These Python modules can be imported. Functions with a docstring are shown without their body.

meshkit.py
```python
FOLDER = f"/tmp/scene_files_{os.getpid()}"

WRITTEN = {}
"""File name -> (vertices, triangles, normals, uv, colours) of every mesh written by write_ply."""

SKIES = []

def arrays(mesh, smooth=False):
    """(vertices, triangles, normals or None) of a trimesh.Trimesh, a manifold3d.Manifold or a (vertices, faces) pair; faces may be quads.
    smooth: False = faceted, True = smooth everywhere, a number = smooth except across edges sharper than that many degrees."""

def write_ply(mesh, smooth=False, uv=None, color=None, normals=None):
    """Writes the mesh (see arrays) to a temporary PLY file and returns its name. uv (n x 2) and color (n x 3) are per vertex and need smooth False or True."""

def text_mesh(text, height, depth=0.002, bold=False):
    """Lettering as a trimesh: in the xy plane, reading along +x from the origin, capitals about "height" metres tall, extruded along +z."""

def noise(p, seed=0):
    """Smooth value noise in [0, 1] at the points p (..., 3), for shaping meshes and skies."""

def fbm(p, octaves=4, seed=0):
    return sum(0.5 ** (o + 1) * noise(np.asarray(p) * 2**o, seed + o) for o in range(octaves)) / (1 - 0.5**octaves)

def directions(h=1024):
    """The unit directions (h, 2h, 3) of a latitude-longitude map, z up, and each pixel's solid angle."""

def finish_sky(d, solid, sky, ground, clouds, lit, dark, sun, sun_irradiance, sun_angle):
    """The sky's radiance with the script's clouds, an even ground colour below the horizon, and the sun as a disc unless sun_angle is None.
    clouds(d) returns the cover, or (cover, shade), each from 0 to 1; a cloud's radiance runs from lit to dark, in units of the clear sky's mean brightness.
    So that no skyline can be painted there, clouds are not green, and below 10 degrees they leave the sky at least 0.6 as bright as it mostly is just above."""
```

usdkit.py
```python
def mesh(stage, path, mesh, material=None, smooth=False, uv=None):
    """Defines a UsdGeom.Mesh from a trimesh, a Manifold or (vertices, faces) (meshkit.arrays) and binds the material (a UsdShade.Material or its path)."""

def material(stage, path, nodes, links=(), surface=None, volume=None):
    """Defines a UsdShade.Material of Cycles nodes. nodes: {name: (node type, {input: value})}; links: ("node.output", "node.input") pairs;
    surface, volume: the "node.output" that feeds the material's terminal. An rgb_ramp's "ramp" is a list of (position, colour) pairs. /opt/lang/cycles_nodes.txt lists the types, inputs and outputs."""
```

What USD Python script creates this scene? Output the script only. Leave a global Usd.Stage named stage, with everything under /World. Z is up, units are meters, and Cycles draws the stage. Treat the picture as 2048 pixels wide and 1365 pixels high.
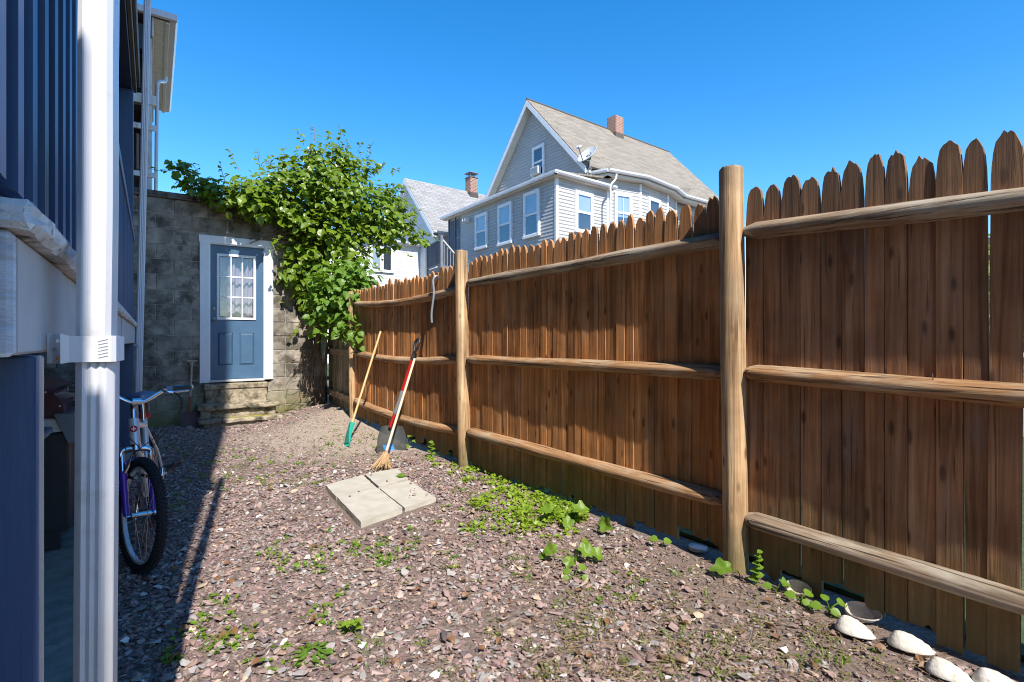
import math
import numpy as np
import trimesh
from shapely.geometry import Polygon, box as sbox
from shapely.ops import unary_union
import usdkit
import meshkit
from pxr import Usd, UsdGeom, UsdLux, UsdShade, Gf, Sdf, Vt

stage = Usd.Stage.CreateInMemory()
UsdGeom.SetStageUpAxis(stage, UsdGeom.Tokens.z)
UsdGeom.SetStageMetersPerUnit(stage, 1.0)
UsdGeom.Xform.Define(stage, '/World')
UsdGeom.Scope.Define(stage, '/World/Looks')
rng = np.random.default_rng(7)

# ------------------------------------------------------------------ camera, sky, sun, exposure
FPX, CX, CY, H = 1060.0, 1024.0, 682.0, 1.15      # focal length in photograph pixels, centre, camera height
cam = UsdGeom.Camera.Define(stage, '/World/camera')
cam.CreateHorizontalApertureAttr(36.0)
cam.CreateVerticalApertureAttr(36.0 * 682 / 1024)
cam.CreateFocalLengthAttr(36.0 * FPX / 2048)
cam.CreateClippingRangeAttr(Gf.Vec2f(0.05, 2000))
cam.AddTranslateOp().Set(Gf.Vec3d(0, 0, H))
cam.AddRotateXOp().Set(90.0)
cam.CreateExposureAttr(1.08)

SUN_H = np.array([0.440, -0.898])                  # horizontal direction towards the sun (behind the camera, right)
SUN_EL = math.radians(48)
SUN_AZ = math.atan2(SUN_H[0], SUN_H[1])
SUN_STRENGTH, SKY_STRENGTH = 1.0, 0.135
sun = UsdLux.DistantLight.Define(stage, '/World/sun')
sun.CreateIntensityAttr(SUN_STRENGTH)
sun.CreateNormalizeAttr(True)
sun.CreateAngleAttr(0.5)
sun.CreateColorAttr(Gf.Vec3f(1.0, 0.95, 0.87))
S3 = np.array([SUN_H[0] * math.cos(SUN_EL), SUN_H[1] * math.cos(SUN_EL), math.sin(SUN_EL)])
_z = S3 / np.linalg.norm(S3)
_x = np.cross([0, 0, 1], _z); _x /= np.linalg.norm(_x)
_y = np.cross(_z, _x)
sun.AddTransformOp().Set(Gf.Matrix4d(*_x, 0, *_y, 0, *_z, 0, 0, 0, 0, 1))

usdkit.material(stage, '/World/Looks/sky', {
    'sky': ('sky_texture', {'sky_type': 'single_scattering', 'sun_disc': False, 'sun_elevation': SUN_EL, 'sun_rotation': SUN_AZ,
                            'altitude': 600.0, 'air_density': 1.0, 'aerosol_density': 0.35, 'ozone_density': 2.2}),
    'hsv': ('hsv', {'saturation': 1.40, 'value': 1.0, 'hue': 0.4995}),
    'bg': ('background_shader', {'strength': SKY_STRENGTH})},
    [('sky.color', 'hsv.color'), ('hsv.color', 'bg.color')], surface='bg.background')
dome = UsdLux.DomeLight.Define(stage, '/World/sky')
UsdShade.MaterialBindingAPI.Apply(dome.GetPrim()).Bind(UsdShade.Material.Get(stage, '/World/Looks/sky'))
dome.GetPrim().SetCustomDataByKey('kind', 'structure')

# ------------------------------------------------------------------ helpers: scene graph
_names = {}
def unique(parent, name):
    k = (parent, name)
    n = _names.get(k, -1) + 1
    _names[k] = n
    return name if n == 0 else f'{name}_{n:03d}'

def tag(prim, label=None, cat=None, group=None, kind=None):
    for k, v in (('label', label), ('category', cat), ('group', group), ('kind', kind)):
        if v:
            prim.SetCustomDataByKey(k, v)

class Thing:
    """An Xform at the thing's base whose children are its parts; part meshes are given in world coordinates."""
    def __init__(self, name, label, cat, base=(0, 0, 0), group=None):
        self.path = '/World/' + unique('/World', name)
        self.base = np.asarray(base, float)
        x = UsdGeom.Xform.Define(stage, self.path)
        x.AddTranslateOp().Set(Gf.Vec3d(*map(float, self.base)))
        self.prim = x.GetPrim()
        tag(self.prim, label, cat, group)
    def part(self, name, mesh, mat, under=None, smooth=False, label=None, kind=None, uv=None):
        v, f = VF(mesh)
        parent = under or self.path
        p = parent + '/' + unique(parent, name)
        usdkit.mesh(stage, p, (v - self.base, f), '/World/Looks/' + mat, smooth=smooth, uv=uv)
        tag(stage.GetPrimAtPath(p), label, None, None, kind)
        return p

def single(name, mesh, mat, label=None, cat=None, group=None, kind=None, smooth=False, base=None, uv=None):
    """A top-level thing that is one mesh."""
    v, f = VF(mesh)
    p = '/World/' + unique('/World', name)
    b = np.zeros(3) if base is None else np.asarray(base, float)
    m = usdkit.mesh(stage, p, (v - b, f), '/World/Looks/' + mat, smooth=smooth, uv=uv)
    if base is not None:
        m.AddTranslateOp().Set(Gf.Vec3d(*map(float, b)))
    tag(m.GetPrim(), label, cat, group, kind)
    return p

# ------------------------------------------------------------------ helpers: shapes
def VF(m):
    if isinstance(m, (tuple, list)):
        return np.asarray(m[0], float), np.asarray(m[1], int)
    return np.array(m.vertices, float), np.array(m.faces, int)

def join(*ms):
    vs, fs, n = [], [], 0
    for m in ms:
        v, f = VF(m)
        if f.shape[1] == 4:
            f = np.vstack([f[:, [0, 1, 2]], f[:, [0, 2, 3]]])
        vs.append(v); fs.append(f + n); n += len(v)
    return np.vstack(vs), np.vstack(fs)

_cb = {}
def cbox(lo, hi, c=0.004):
    """Chamfered box between two corners."""
    lo, hi = np.asarray(lo, float), np.asarray(hi, float)
    s = hi - lo
    c = min(c, 0.3 * s.min())
    if 'f' not in _cb:
        pts = []
        for sx in (-1, 1):
            for sy in (-1, 1):
                for sz in (-1, 1):
                    for k in range(3):
                        p = np.array([sx, sy, sz], float) * 2.0
                        p[k] -= np.sign(p[k]) * 0.5
                        pts.append(p)
        # the point k has full extent on the two axes other than k ... use: inset on two axes, full on one
        pts = []
        for sx in (-1, 1):
            for sy in (-1, 1):
                for sz in (-1, 1):
                    for k in range(3):
                        q = np.array([sx, sy, sz], float)
                        w = q * 1.0
                        for j in range(3):
                            if j != k:
                                w[j] = q[j] * 0.8
                        pts.append(w)
        pts = np.array(pts)
        h = trimesh.convex.convex_hull(pts)
        # keep the order of our points
        idx = np.array([np.argmin(np.linalg.norm(pts - v, axis=1)) for v in h.vertices])
        _cb['sign'] = np.sign(pts[idx]); _cb['full'] = np.abs(pts[idx]) > 0.99
        _cb['f'] = np.array(h.faces)
    half = s / 2
    v = _cb['sign'] * np.where(_cb['full'], half, half - c) + (lo + hi) / 2
    return v, _cb['f'].copy()

def xform(m, M):
    v, f = VF(m)
    M = np.asarray(M, float)
    v = v @ M[:3, :3].T + M[:3, 3]
    if np.linalg.det(M[:3, :3]) < 0:
        f = f[:, ::-1]
    return v, f

def move(m, t):
    v, f = VF(m)
    return v + np.asarray(t, float), f

def rotm(axis, ang, at=(0, 0, 0)):
    return trimesh.transformations.rotation_matrix(ang, axis, at)

class Frame:
    """A vertical plane: a runs along d, o out along n, z up."""
    def __init__(self, origin, d, n=None):
        self.O = np.asarray(origin, float)[:2]
        self.d = np.asarray(d, float) / np.linalg.norm(d)
        if n is None:
            n = np.array([self.d[1], -self.d[0]])
        self.n = np.asarray(n, float) / np.linalg.norm(n)
    def M(self):
        m = np.eye(4)
        m[:2, 0] = self.d; m[:2, 1] = self.n; m[:2, 3] = self.O
        return m
    def pt(self, a, z, o=0.0):
        q = self.O + self.d * a + self.n * o
        return np.array([q[0], q[1], z])
    def put(self, m):
        return xform(m, self.M())
    def a_of(self, px, o=0.0):
        """where the ray through a photograph column meets the plane"""
        r = (px - CX) / FPX
        q = self.O + self.n * o
        return (r * q[1] - q[0]) / (self.d[0] - r * self.d[1])
    def z_of(self, px, py, o=0.0):
        a = self.a_of(px, o)
        return H - (py - CY) / FPX * self.pt(a, 0, o)[1]
    def box(self, a0, a1, o0, o1, z0, z1, c=0.004):
        return self.put(cbox((a0, o0, z0), (a1, o1, z1), c))

def at(px, py, Y):
    return np.array([(px - CX) / FPX * Y, Y, H - (py - CY) / FPX * Y])

def on_ground(px, py, z=0.0):
    Y = (H - z) * FPX / (py - CY)
    return np.array([(px - CX) / FPX * Y, Y, z])

def sweep(pts, rad, k=8, cap=True, twist=0.0):
    """Tube through points with radii."""
    P = np.asarray(pts, float)
    n = len(P)
    R = np.full(n, rad, float) if np.ndim(rad) == 0 else np.asarray(rad, float)
    T = np.gradient(P, axis=0)
    T /= np.maximum(np.linalg.norm(T, axis=1, keepdims=True), 1e-9)
    up = np.array([0, 0, 1.0]) if abs(T[0][2]) < 0.9 else np.array([1.0, 0, 0])
    u = np.cross(T[0], up); u /= np.linalg.norm(u)
    V = []
    th = np.arange(k) / k * 2 * np.pi
    for i in range(n):
        u = u - T[i] * (u @ T[i]); u /= np.linalg.norm(u)
        w = np.cross(T[i], u)
        V.append(P[i] + R[i] * (np.cos(th)[:, None] * u + np.sin(th)[:, None] * w))
    V = np.vstack(V)
    F = []
    for i in range(n - 1):
        a = i * k + np.arange(k); b = i * k + (np.arange(k) + 1) % k
        F.append(np.stack([a, b, b + k], 1)); F.append(np.stack([a, b + k, a + k], 1))
    F = np.vstack(F)
    if cap:
        V = np.vstack([V, P[0], P[-1]])
        c0, c1 = len(V) - 2, len(V) - 1
        a = np.arange(k); b = (a + 1) % k
        F = np.vstack([F, np.stack([np.full(k, c0), b, a], 1), np.stack([np.full(k, c1), (n - 1) * k + a, (n - 1) * k + b], 1)])
    return V, F

def curve(pts, n=24):
    """Smooth Catmull-Rom curve through points."""
    from scipy.interpolate import CubicSpline
    P = np.asarray(pts, float)
    t = np.concatenate([[0], np.cumsum(np.linalg.norm(np.diff(P, axis=0), axis=1))])
    return CubicSpline(t, P, axis=0)(np.linspace(0, t[-1], n))

def lathe(profile, k=24):
    """profile (r, z) revolved about z."""
    pr = np.asarray(profile, float)
    n = len(pr)
    th = np.arange(k) / k * 2 * np.pi
    V = np.stack([pr[:, None, 0] * np.cos(th), pr[:, None, 0] * np.sin(th), np.repeat(pr[:, 1:2], k, 1)], -1).reshape(-1, 3)
    F = []
    for i in range(n - 1):
        a = i * k + np.arange(k); b = i * k + (np.arange(k) + 1) % k
        F.append(np.stack([a, b, b + k], 1)); F.append(np.stack([a, b + k, a + k], 1))
    return V, np.vstack(F)

def extrude(poly, h):
    """Shapely polygon in (x, y) extruded along z from 0 to h."""
    ms = [trimesh.creation.extrude_polygon(g, h, engine='earcut') for g in getattr(poly, 'geoms', [poly]) if g.area > 1e-7]
    return join(*ms)

def plate(fr, pts, o0, o1):
    """polygon in (a, z) of a frame, from o0 to o1 outwards"""
    poly = pts if hasattr(pts, 'area') else Polygon(pts)
    v, f = extrude(poly, 1.0)
    w = np.stack([v[:, 0], o0 + (o1 - o0) * v[:, 2], v[:, 1]], 1)
    return xform((w, f[:, ::-1]), fr.M())

def siding(fr, pts, pitch, lap=0.016, z_ref=0.0):
    """Lapped boards over a polygon (a, z) of the frame."""
    poly = pts if hasattr(pts, 'area') else Polygon(pts)
    a0, z0, a1, z1 = poly.bounds
    out = []
    k = math.floor((z0 - z_ref) / pitch)
    while z_ref + k * pitch < z1:
        b0, b1 = z_ref + k * pitch, z_ref + (k + 1) * pitch
        g = poly.intersection(sbox(a0 - 1, b0, a1 + 1, b1))
        k += 1
        if g.is_empty or g.area < 1e-4 or g.geom_type not in ('Polygon', 'MultiPolygon'):
            continue
        v, f = extrude(g, 1.0)
        o = np.where(v[:, 2] > 0.5, 0.003 + lap * (b1 - v[:, 1]) / pitch, -0.02)
        w = np.stack([v[:, 0], o, v[:, 1]], 1)
        out.append(xform((w, f[:, ::-1]), fr.M()))
    return join(*out)

def leaves(pos, nrm, dirs, size, fold=0.25, droop=0.15, wide=0.42, seed=0):
    """Many ovate leaves of eight triangles each."""
    pos = np.asarray(pos, float); n = len(pos)
    N = nrm / np.maximum(np.linalg.norm(nrm, axis=1, keepdims=True), 1e-9)
    D = dirs - N * (dirs * N).sum(1, keepdims=True)
    D /= np.maximum(np.linalg.norm(D, axis=1, keepdims=True), 1e-9)
    B = np.cross(N, D)
    # template: along, side, lift
    T = np.array([[0, 0, 0], [0.42, 0, 0], [1.0, 0, -1.0], [0.12, wide * 0.75, .8], [0.45, wide, 1.0], [0.78, wide * .55, .3],
                  [0.12, -wide * 0.75, .8], [0.45, -wide, 1.0], [0.78, -wide * .55, .3], [0.75, 0, -.35]])
    lift = np.where(np.arange(10) == 2, droop, np.where(np.arange(10) == 9, droop, wide * fold)) * T[:, 2]
    s = np.asarray(size)[:, None, None]
    V = pos[:, None, :] + s * (T[None, :, 0:1] * D[:, None] + T[None, :, 1:2] * B[:, None] + lift[None, :, None] * N[:, None])
    tri = np.array([[0, 1, 3], [3, 1, 4], [4, 1, 9], [4, 9, 5], [5, 9, 2], [0, 6, 1], [6, 7, 1], [7, 9, 1], [7, 8, 9], [8, 2, 9]])
    F = (np.arange(n)[:, None, None] * 10 + tri[None]).reshape(-1, 3)
    return V.reshape(-1, 3), F
# ------------------------------------------------------------------ materials
def L(name):
    return '/World/Looks/' + name

def mat(name, ramp, scale=6.0, stretch=(1, 1, 1), detail=5, rough=0.75, bump=0.25, bscale=None, bdist=0.01, spec=0.3,
        vary=0.0, metal=0.0, coat=0.0, dist=0.0, stains=None, low=None):
    """Noise-coloured principled surface. stains: (colour, scale, lo, hi); low: (colour, z0, z1) a band of colour that grows towards the ground."""
    if not isinstance(ramp, list):
        ramp = [(0, ramp), (1, ramp)]
    nd = {'g': ('geometry', {}), 'o': ('object_info', {}), 'mp': ('mapping', {'scale': stretch}),
          'off': ('vector_math', {'math_type': 'scale', 'vector1': (13.1, 7.7, 5.3), 'scale': 1.0}), 'ad': ('vector_math', {'math_type': 'add'}),
          'n': ('noise_texture', {'scale': scale, 'detail': detail, 'roughness': 0.6, 'distortion': dist}), 'r': ('rgb_ramp', {'ramp': ramp}),
          'p': ('principled_bsdf', {'roughness': rough, 'specular_ior_level': spec, 'metallic': metal, 'coat_weight': coat}),
          'm': ('math', {'math_type': 'multiply_add', 'value2': 2 * vary, 'value3': 1 - vary}), 'h': ('hsv', {})}
    ln = [('g.position', 'mp.vector'), ('o.random', 'off.scale'), ('mp.vector', 'ad.vector1'), ('off.vector', 'ad.vector2'), ('ad.vector', 'n.vector'),
          ('n.fac', 'r.fac'), ('o.random', 'm.value1'), ('m.value', 'h.value'), ('r.color', 'h.color')]
    last = 'h.color'
    if stains:
        col, sc, lo, hi = stains
        nd['sn'] = ('noise_texture', {'scale': sc, 'detail': 6, 'roughness': 0.7})
        nd['sr'] = ('map_range', {'from_min': lo, 'from_max': hi, 'to_min': 0, 'to_max': 1, 'clamp': True})
        nd['sm'] = ('mix', {'color2': col})
        ln += [('g.position', 'sn.vector'), ('sn.fac', 'sr.value'), ('sr.result', 'sm.fac'), (last, 'sm.color1')]
        last = 'sm.color'
    if low:
        col, z0, z1 = low
        nd['sx'] = ('separate_xyz', {}); nd['ln'] = ('noise_texture', {'scale': 5.0, 'detail': 5, 'roughness': 0.65})
        nd['la'] = ('math', {'math_type': 'multiply_add', 'value2': 0.5 * abs(z1 - z0) * 2, 'value3': -0.5 * abs(z1 - z0)})
        nd['lb'] = ('math', {'math_type': 'add'}); nd['lr'] = ('map_range', {'from_min': z0, 'from_max': z1, 'to_min': 0, 'to_max': 1, 'clamp': True})
        nd['lm'] = ('mix', {'color2': col})
        ln += [('g.position', 'sx.vector'), ('g.position', 'ln.vector'), ('ln.fac', 'la.value1'), ('sx.z', 'lb.value1'), ('la.value', 'lb.value2'),
               ('lb.value', 'lr.value'), ('lr.result', 'lm.fac'), (last, 'lm.color1')]
        last = 'lm.color'
    ln.append((last, 'p.base_color'))
    if bump:
        nd['bn'] = ('noise_texture', {'scale': bscale or scale * 3, 'detail': 5, 'roughness': 0.65})
        nd['b'] = ('bump', {'strength': bump, 'distance': bdist})
        ln += [('ad.vector', 'bn.vector'), ('bn.fac', 'b.height'), ('b.normal', 'p.normal')]
    usdkit.material(stage, L(name), nd, ln, surface='p.BSDF')

def plain(name, col, rough=0.5, metal=0.0, spec=0.5, coat=0.0):
    mat(name, [(0.3, tuple(np.array(col) * 0.9)), (0.7, tuple(np.minimum(1, np.array(col) * 1.08)))], scale=9, rough=rough, bump=0.05, metal=metal, spec=spec, coat=coat)

def wood_mat(name, dark, mid, light, vary=0.24, weather=None, moss=True, knots=True, gx=26.0, gz=0.9, rough=0.8, bump=0.75, low=(0.12, 0.5), grey=0.55, greycol=(0.30, 0.20, 0.135), cracks=0.7):
    """Upright boards: grain stretched along z, shifted from board to board; knots; grey weathering above, green stain below."""
    nd = {'g': ('geometry', {}), 'o': ('object_info', {}), 'mp': ('mapping', {'scale': (gx, gx, gz)}), 'off': ('vector_math', {'math_type': 'scale', 'vector1': (31.1, 17.7, 9.3)}),
          'ad': ('vector_math', {'math_type': 'add'}),
          'n': ('noise_texture', {'scale': 1.0, 'detail': 6, 'roughness': 0.62, 'distortion': 1.1}),
          'r': ('rgb_ramp', {'ramp': [(0.25, dark), (0.48, mid), (0.75, light)]}),
          'big': ('noise_texture', {'scale': 2.3, 'detail': 4, 'roughness': 0.6}),
          'br': ('map_range', {'from_min': 0.3, 'from_max': 0.7, 'to_min': 0.58, 'to_max': 1.32, 'clamp': True}),
          'm': ('math', {'math_type': 'multiply_add', 'value2': 2 * vary, 'value3': 1 - vary}), 'mm': ('math', {'math_type': 'multiply'}),
          'h': ('hsv', {}), 'p': ('principled_bsdf', {'roughness': rough, 'specular_ior_level': 0.25}),
          'b': ('bump', {'strength': bump, 'distance': 0.004}), 'sx': ('separate_xyz', {}),
          'ln': ('noise_texture', {'scale': 7.0, 'detail': 5, 'roughness': 0.7})}
    ln = [('g.position', 'mp.vector'), ('o.random', 'off.scale'), ('mp.vector', 'ad.vector1'), ('off.vector', 'ad.vector2'), ('ad.vector', 'n.vector'), ('n.fac', 'r.fac'),
          ('g.position', 'big.vector'), ('big.fac', 'br.value'), ('o.random', 'm.value1'), ('m.value', 'mm.value1'), ('br.result', 'mm.value2'), ('mm.value', 'h.value'),
          ('r.color', 'h.color'), ('n.fac', 'b.height'), ('b.normal', 'p.normal'), ('g.position', 'sx.vector'), ('g.position', 'ln.vector')]
    last = 'h.color'
    if knots:
        nd['kp'] = ('mapping', {'scale': (13.0, 13.0, 4.6)}); nd['kv'] = ('voronoi_texture', {'scale': 1.0, 'randomness': 1.0})
        nd['ka'] = ('vector_math', {'math_type': 'add'})
        nd['kr'] = ('map_range', {'from_min': 0.09, 'from_max': 0.19, 'to_min': 0.9, 'to_max': 0.0, 'clamp': True})
        nd['km'] = ('mix', {'color2': tuple(0.28 * np.array(mid))})
        ln += [('g.position', 'kp.vector'), ('kp.vector', 'ka.vector1'), ('off.vector', 'ka.vector2'), ('ka.vector', 'kv.vector'), ('kv.distance', 'kr.value'), ('kr.result', 'km.fac'), (last, 'km.color1')]
        last = 'km.color'
    nd['gn'] = ('noise_texture', {'scale': 1.0, 'detail': 5, 'roughness': 0.7}); nd['gp'] = ('mapping', {'scale': (7.0, 7.0, 2.2)}); nd['ga'] = ('vector_math', {'math_type': 'add'})
    nd['gr'] = ('map_range', {'from_min': 0.50, 'from_max': 0.72, 'to_min': 0.0, 'to_max': grey, 'clamp': True}); nd['gm'] = ('mix', {'color2': greycol})
    ln += [('g.position', 'gp.vector'), ('gp.vector', 'ga.vector1'), ('off.vector', 'ga.vector2'), ('ga.vector', 'gn.vector'), ('gn.fac', 'gr.value'), ('gr.result', 'gm.fac'), (last, 'gm.color1')]
    last = 'gm.color'
    if cracks:
        nd['cn'] = ('noise_texture', {'scale': 1.0, 'detail': 3, 'roughness': 0.6}); nd['cp'] = ('mapping', {'scale': (48.0, 48.0, 1.5)}); nd['ca'] = ('vector_math', {'math_type': 'add'})
        nd['cr'] = ('map_range', {'from_min': 0.62, 'from_max': 0.68, 'to_min': 0.0, 'to_max': cracks, 'clamp': True}); nd['cm'] = ('mix', {'color2': tuple(0.22 * np.array(mid))})
        ln += [('g.position', 'cp.vector'), ('cp.vector', 'ca.vector1'), ('off.vector', 'ca.vector2'), ('ca.vector', 'cn.vector'), ('cn.fac', 'cr.value'), ('cr.result', 'cm.fac'), (last, 'cm.color1')]
        last = 'cm.color'
    nd['za'] = ('math', {'math_type': 'multiply_add', 'value2': 0.5, 'value3': -0.25}); nd['zb'] = ('math', {'math_type': 'add'})
    ln += [('ln.fac', 'za.value1'), ('sx.z', 'zb.value1'), ('za.value', 'zb.value2')]
    if moss:
        nd['zr'] = ('map_range', {'from_min': low[0], 'from_max': low[1], 'to_min': 0.75, 'to_max': 0.0, 'clamp': True}); nd['zm'] = ('mix', {'color2': (0.115, 0.105, 0.045)})
        ln += [('zb.value', 'zr.value'), ('zr.result', 'zm.fac'), (last, 'zm.color1')]
        last = 'zm.color'
    if weather:
        col, z0, z1, amt = weather
        nd['wr'] = ('map_range', {'from_min': z0, 'from_max': z1, 'to_min': 0.0, 'to_max': amt, 'clamp': True}); nd['wm'] = ('mix', {'color2': col})
        nd['wn'] = ('mix', {'mix_type': 'multiply', 'fac': 0.75})
        ln += [('zb.value', 'wr.value'), ('wr.result', 'wm.fac'), (last, 'wm.color1'), ('wm.color', 'wn.color1'), ('br.result', 'wn.color2')]
        last = 'wm.color'
        del nd['wn']; ln = [x for x in ln if 'wn.' not in x[1]]
    ln.append((last, 'p.base_color'))
    usdkit.material(stage, L(name), nd, ln, surface='p.BSDF')

def leaf_mat(name, ramp, trans=0.35, rough=0.45, spec=0.4, vary_scale=2.5):
    nd = {'g': ('geometry', {}), 'r': ('rgb_ramp', {'ramp': ramp}), 'n': ('noise_texture', {'scale': vary_scale, 'detail': 3}),
          'a': ('math', {'math_type': 'multiply_add', 'value2': 0.62, 'value3': 0.0}), 'c': ('math', {'math_type': 'multiply_add', 'value2': 0.38}),
          'p': ('principled_bsdf', {'roughness': rough, 'specular_ior_level': spec}), 't': ('translucent_bsdf', {}),
          'tb': ('hsv', {'value': 1.5, 'saturation': 1.1, 'hue': 0.485}), 'mx': ('mix_closure', {'fac': trans})}
    ln = [('g.random_per_island', 'a.value1'), ('g.position', 'n.vector'), ('n.fac', 'c.value1'), ('a.value', 'c.value3'), ('c.value', 'r.fac'),
          ('r.color', 'p.base_color'), ('r.color', 'tb.color'), ('tb.color', 't.color'), ('p.BSDF', 'mx.closure1'), ('t.BSDF', 'mx.closure2')]
    usdkit.material(stage, L(name), nd, ln, surface='mx.closure')

def pane_mat(name, ior=0.1, tint=(1, 1, 1)):
    usdkit.material(stage, L(name), {'t': ('transparent_bsdf', {'color': tint}), 'g': ('glossy_bsdf', {'color': (.95, .97, 1), 'roughness': 0.02}), 'm': ('mix_closure', {'fac': ior})},
                    [('t.BSDF', 'm.closure1'), ('g.BSDF', 'm.closure2')], surface='m.closure')

# wood
wood_mat('fence_wood', (0.150, 0.050, 0.014), (0.43, 0.170, 0.050), (0.68, 0.335, 0.130), weather=((0.24, 0.150, 0.085), 1.5, 1.95, 0.5), grey=0.45, greycol=(0.43, 0.285, 0.17))
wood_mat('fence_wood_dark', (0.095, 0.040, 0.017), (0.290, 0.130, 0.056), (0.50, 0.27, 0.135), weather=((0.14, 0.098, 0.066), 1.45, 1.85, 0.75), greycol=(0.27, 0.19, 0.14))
wood_mat('fence_wood_pale', (0.16, 0.115, 0.06), (0.27, 0.205, 0.115), (0.38, 0.30, 0.18), knots=False, greycol=(0.36, 0.31, 0.22))
wood_mat('post_wood', (0.115, 0.055, 0.024), (0.41, 0.255, 0.13), (0.68, 0.52, 0.33), gx=30, gz=0.9, vary=0.06, low=(0.02, 0.35), weather=((0.20, 0.15, 0.10), 1.85, 2.12, 0.7), bump=0.8, grey=0.35, greycol=(0.42, 0.36, 0.27), cracks=0.95)
def rail_mat(name, ang, dark, mid, light, grey):
    """logs lying along the direction ang: long grain, checks, pale worn patches"""
    k = {'mapping_type': 'texture', 'rotation': (0, 0, ang)}
    usdkit.material(stage, L(name), {
        'g': ('geometry', {}), 'm1': ('mapping', {**k, 'scale': (1 / 1.3, 1 / 34.0, 1 / 34.0)}), 'm2': ('mapping', {**k, 'scale': (1 / 1.1, 1 / 60.0, 1 / 60.0)}), 'm3': ('mapping', {**k, 'scale': (1 / 3.0, 1 / 9.0, 1 / 9.0)}),
        'n1': ('noise_texture', {'scale': 1.0, 'detail': 6, 'roughness': 0.65, 'distortion': 0.8}), 'n2': ('noise_texture', {'scale': 1.0, 'detail': 3, 'roughness': 0.6}), 'n3': ('noise_texture', {'scale': 1.0, 'detail': 4, 'roughness': 0.65}),
        'r': ('rgb_ramp', {'ramp': [(0.28, dark), (0.5, mid), (0.72, light)]}), 'cr': ('map_range', {'from_min': 0.585, 'from_max': 0.64, 'to_min': 0, 'to_max': 0.85, 'clamp': True}), 'gr': ('map_range', {'from_min': 0.46, 'from_max': 0.64, 'to_min': 0, 'to_max': 0.75, 'clamp': True}),
        'gm': ('mix', {'color2': grey}), 'cm': ('mix', {'color2': tuple(0.3 * np.array(dark))}), 'sb': ('math', {'math_type': 'multiply_add', 'value2': -0.6}), 'b': ('bump', {'strength': 0.8, 'distance': 0.008}), 'p': ('principled_bsdf', {'roughness': 0.85, 'specular_ior_level': 0.25})},
        [('g.position', 'm1.vector'), ('g.position', 'm2.vector'), ('g.position', 'm3.vector'), ('m1.vector', 'n1.vector'), ('m2.vector', 'n2.vector'), ('m3.vector', 'n3.vector'), ('n1.fac', 'r.fac'), ('n3.fac', 'gr.value'), ('n2.fac', 'cr.value'),
         ('r.color', 'gm.color1'), ('gr.result', 'gm.fac'), ('gm.color', 'cm.color1'), ('cr.result', 'cm.fac'), ('cm.color', 'p.base_color'), ('cr.result', 'sb.value1'), ('n1.fac', 'sb.value3'), ('sb.value', 'b.height'), ('b.normal', 'p.normal')], surface='p.BSDF')
_w = ((0.13, 0.06, 0.026), (0.31, 0.165, 0.075), (0.47, 0.29, 0.155), (0.40, 0.31, 0.21))
_gw = ((0.11, 0.075, 0.05), (0.25, 0.18, 0.12), (0.40, 0.31, 0.225), (0.38, 0.345, 0.28))
for nm_, d_ in (('near', (0.55, -0.835)), ('middle', (-1.557, 2.19)), ('far', (-1.665, 2.143))):
    rail_mat('rail_wood_' + nm_, math.atan2(d_[1], d_[0]), *_w)
    rail_mat('rail_wood_grey_' + nm_, math.atan2(d_[1], d_[0]), *_gw)
mat('rail_wood', [(0.28, (0.13, 0.08, 0.045)), (0.5, (0.28, 0.19, 0.11)), (0.72, (0.42, 0.31, 0.19))], scale=1.0, stretch=(9, 9, 42), detail=6, rough=0.85, bump=0.5, bscale=1.6, bdist=0.006)
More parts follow.
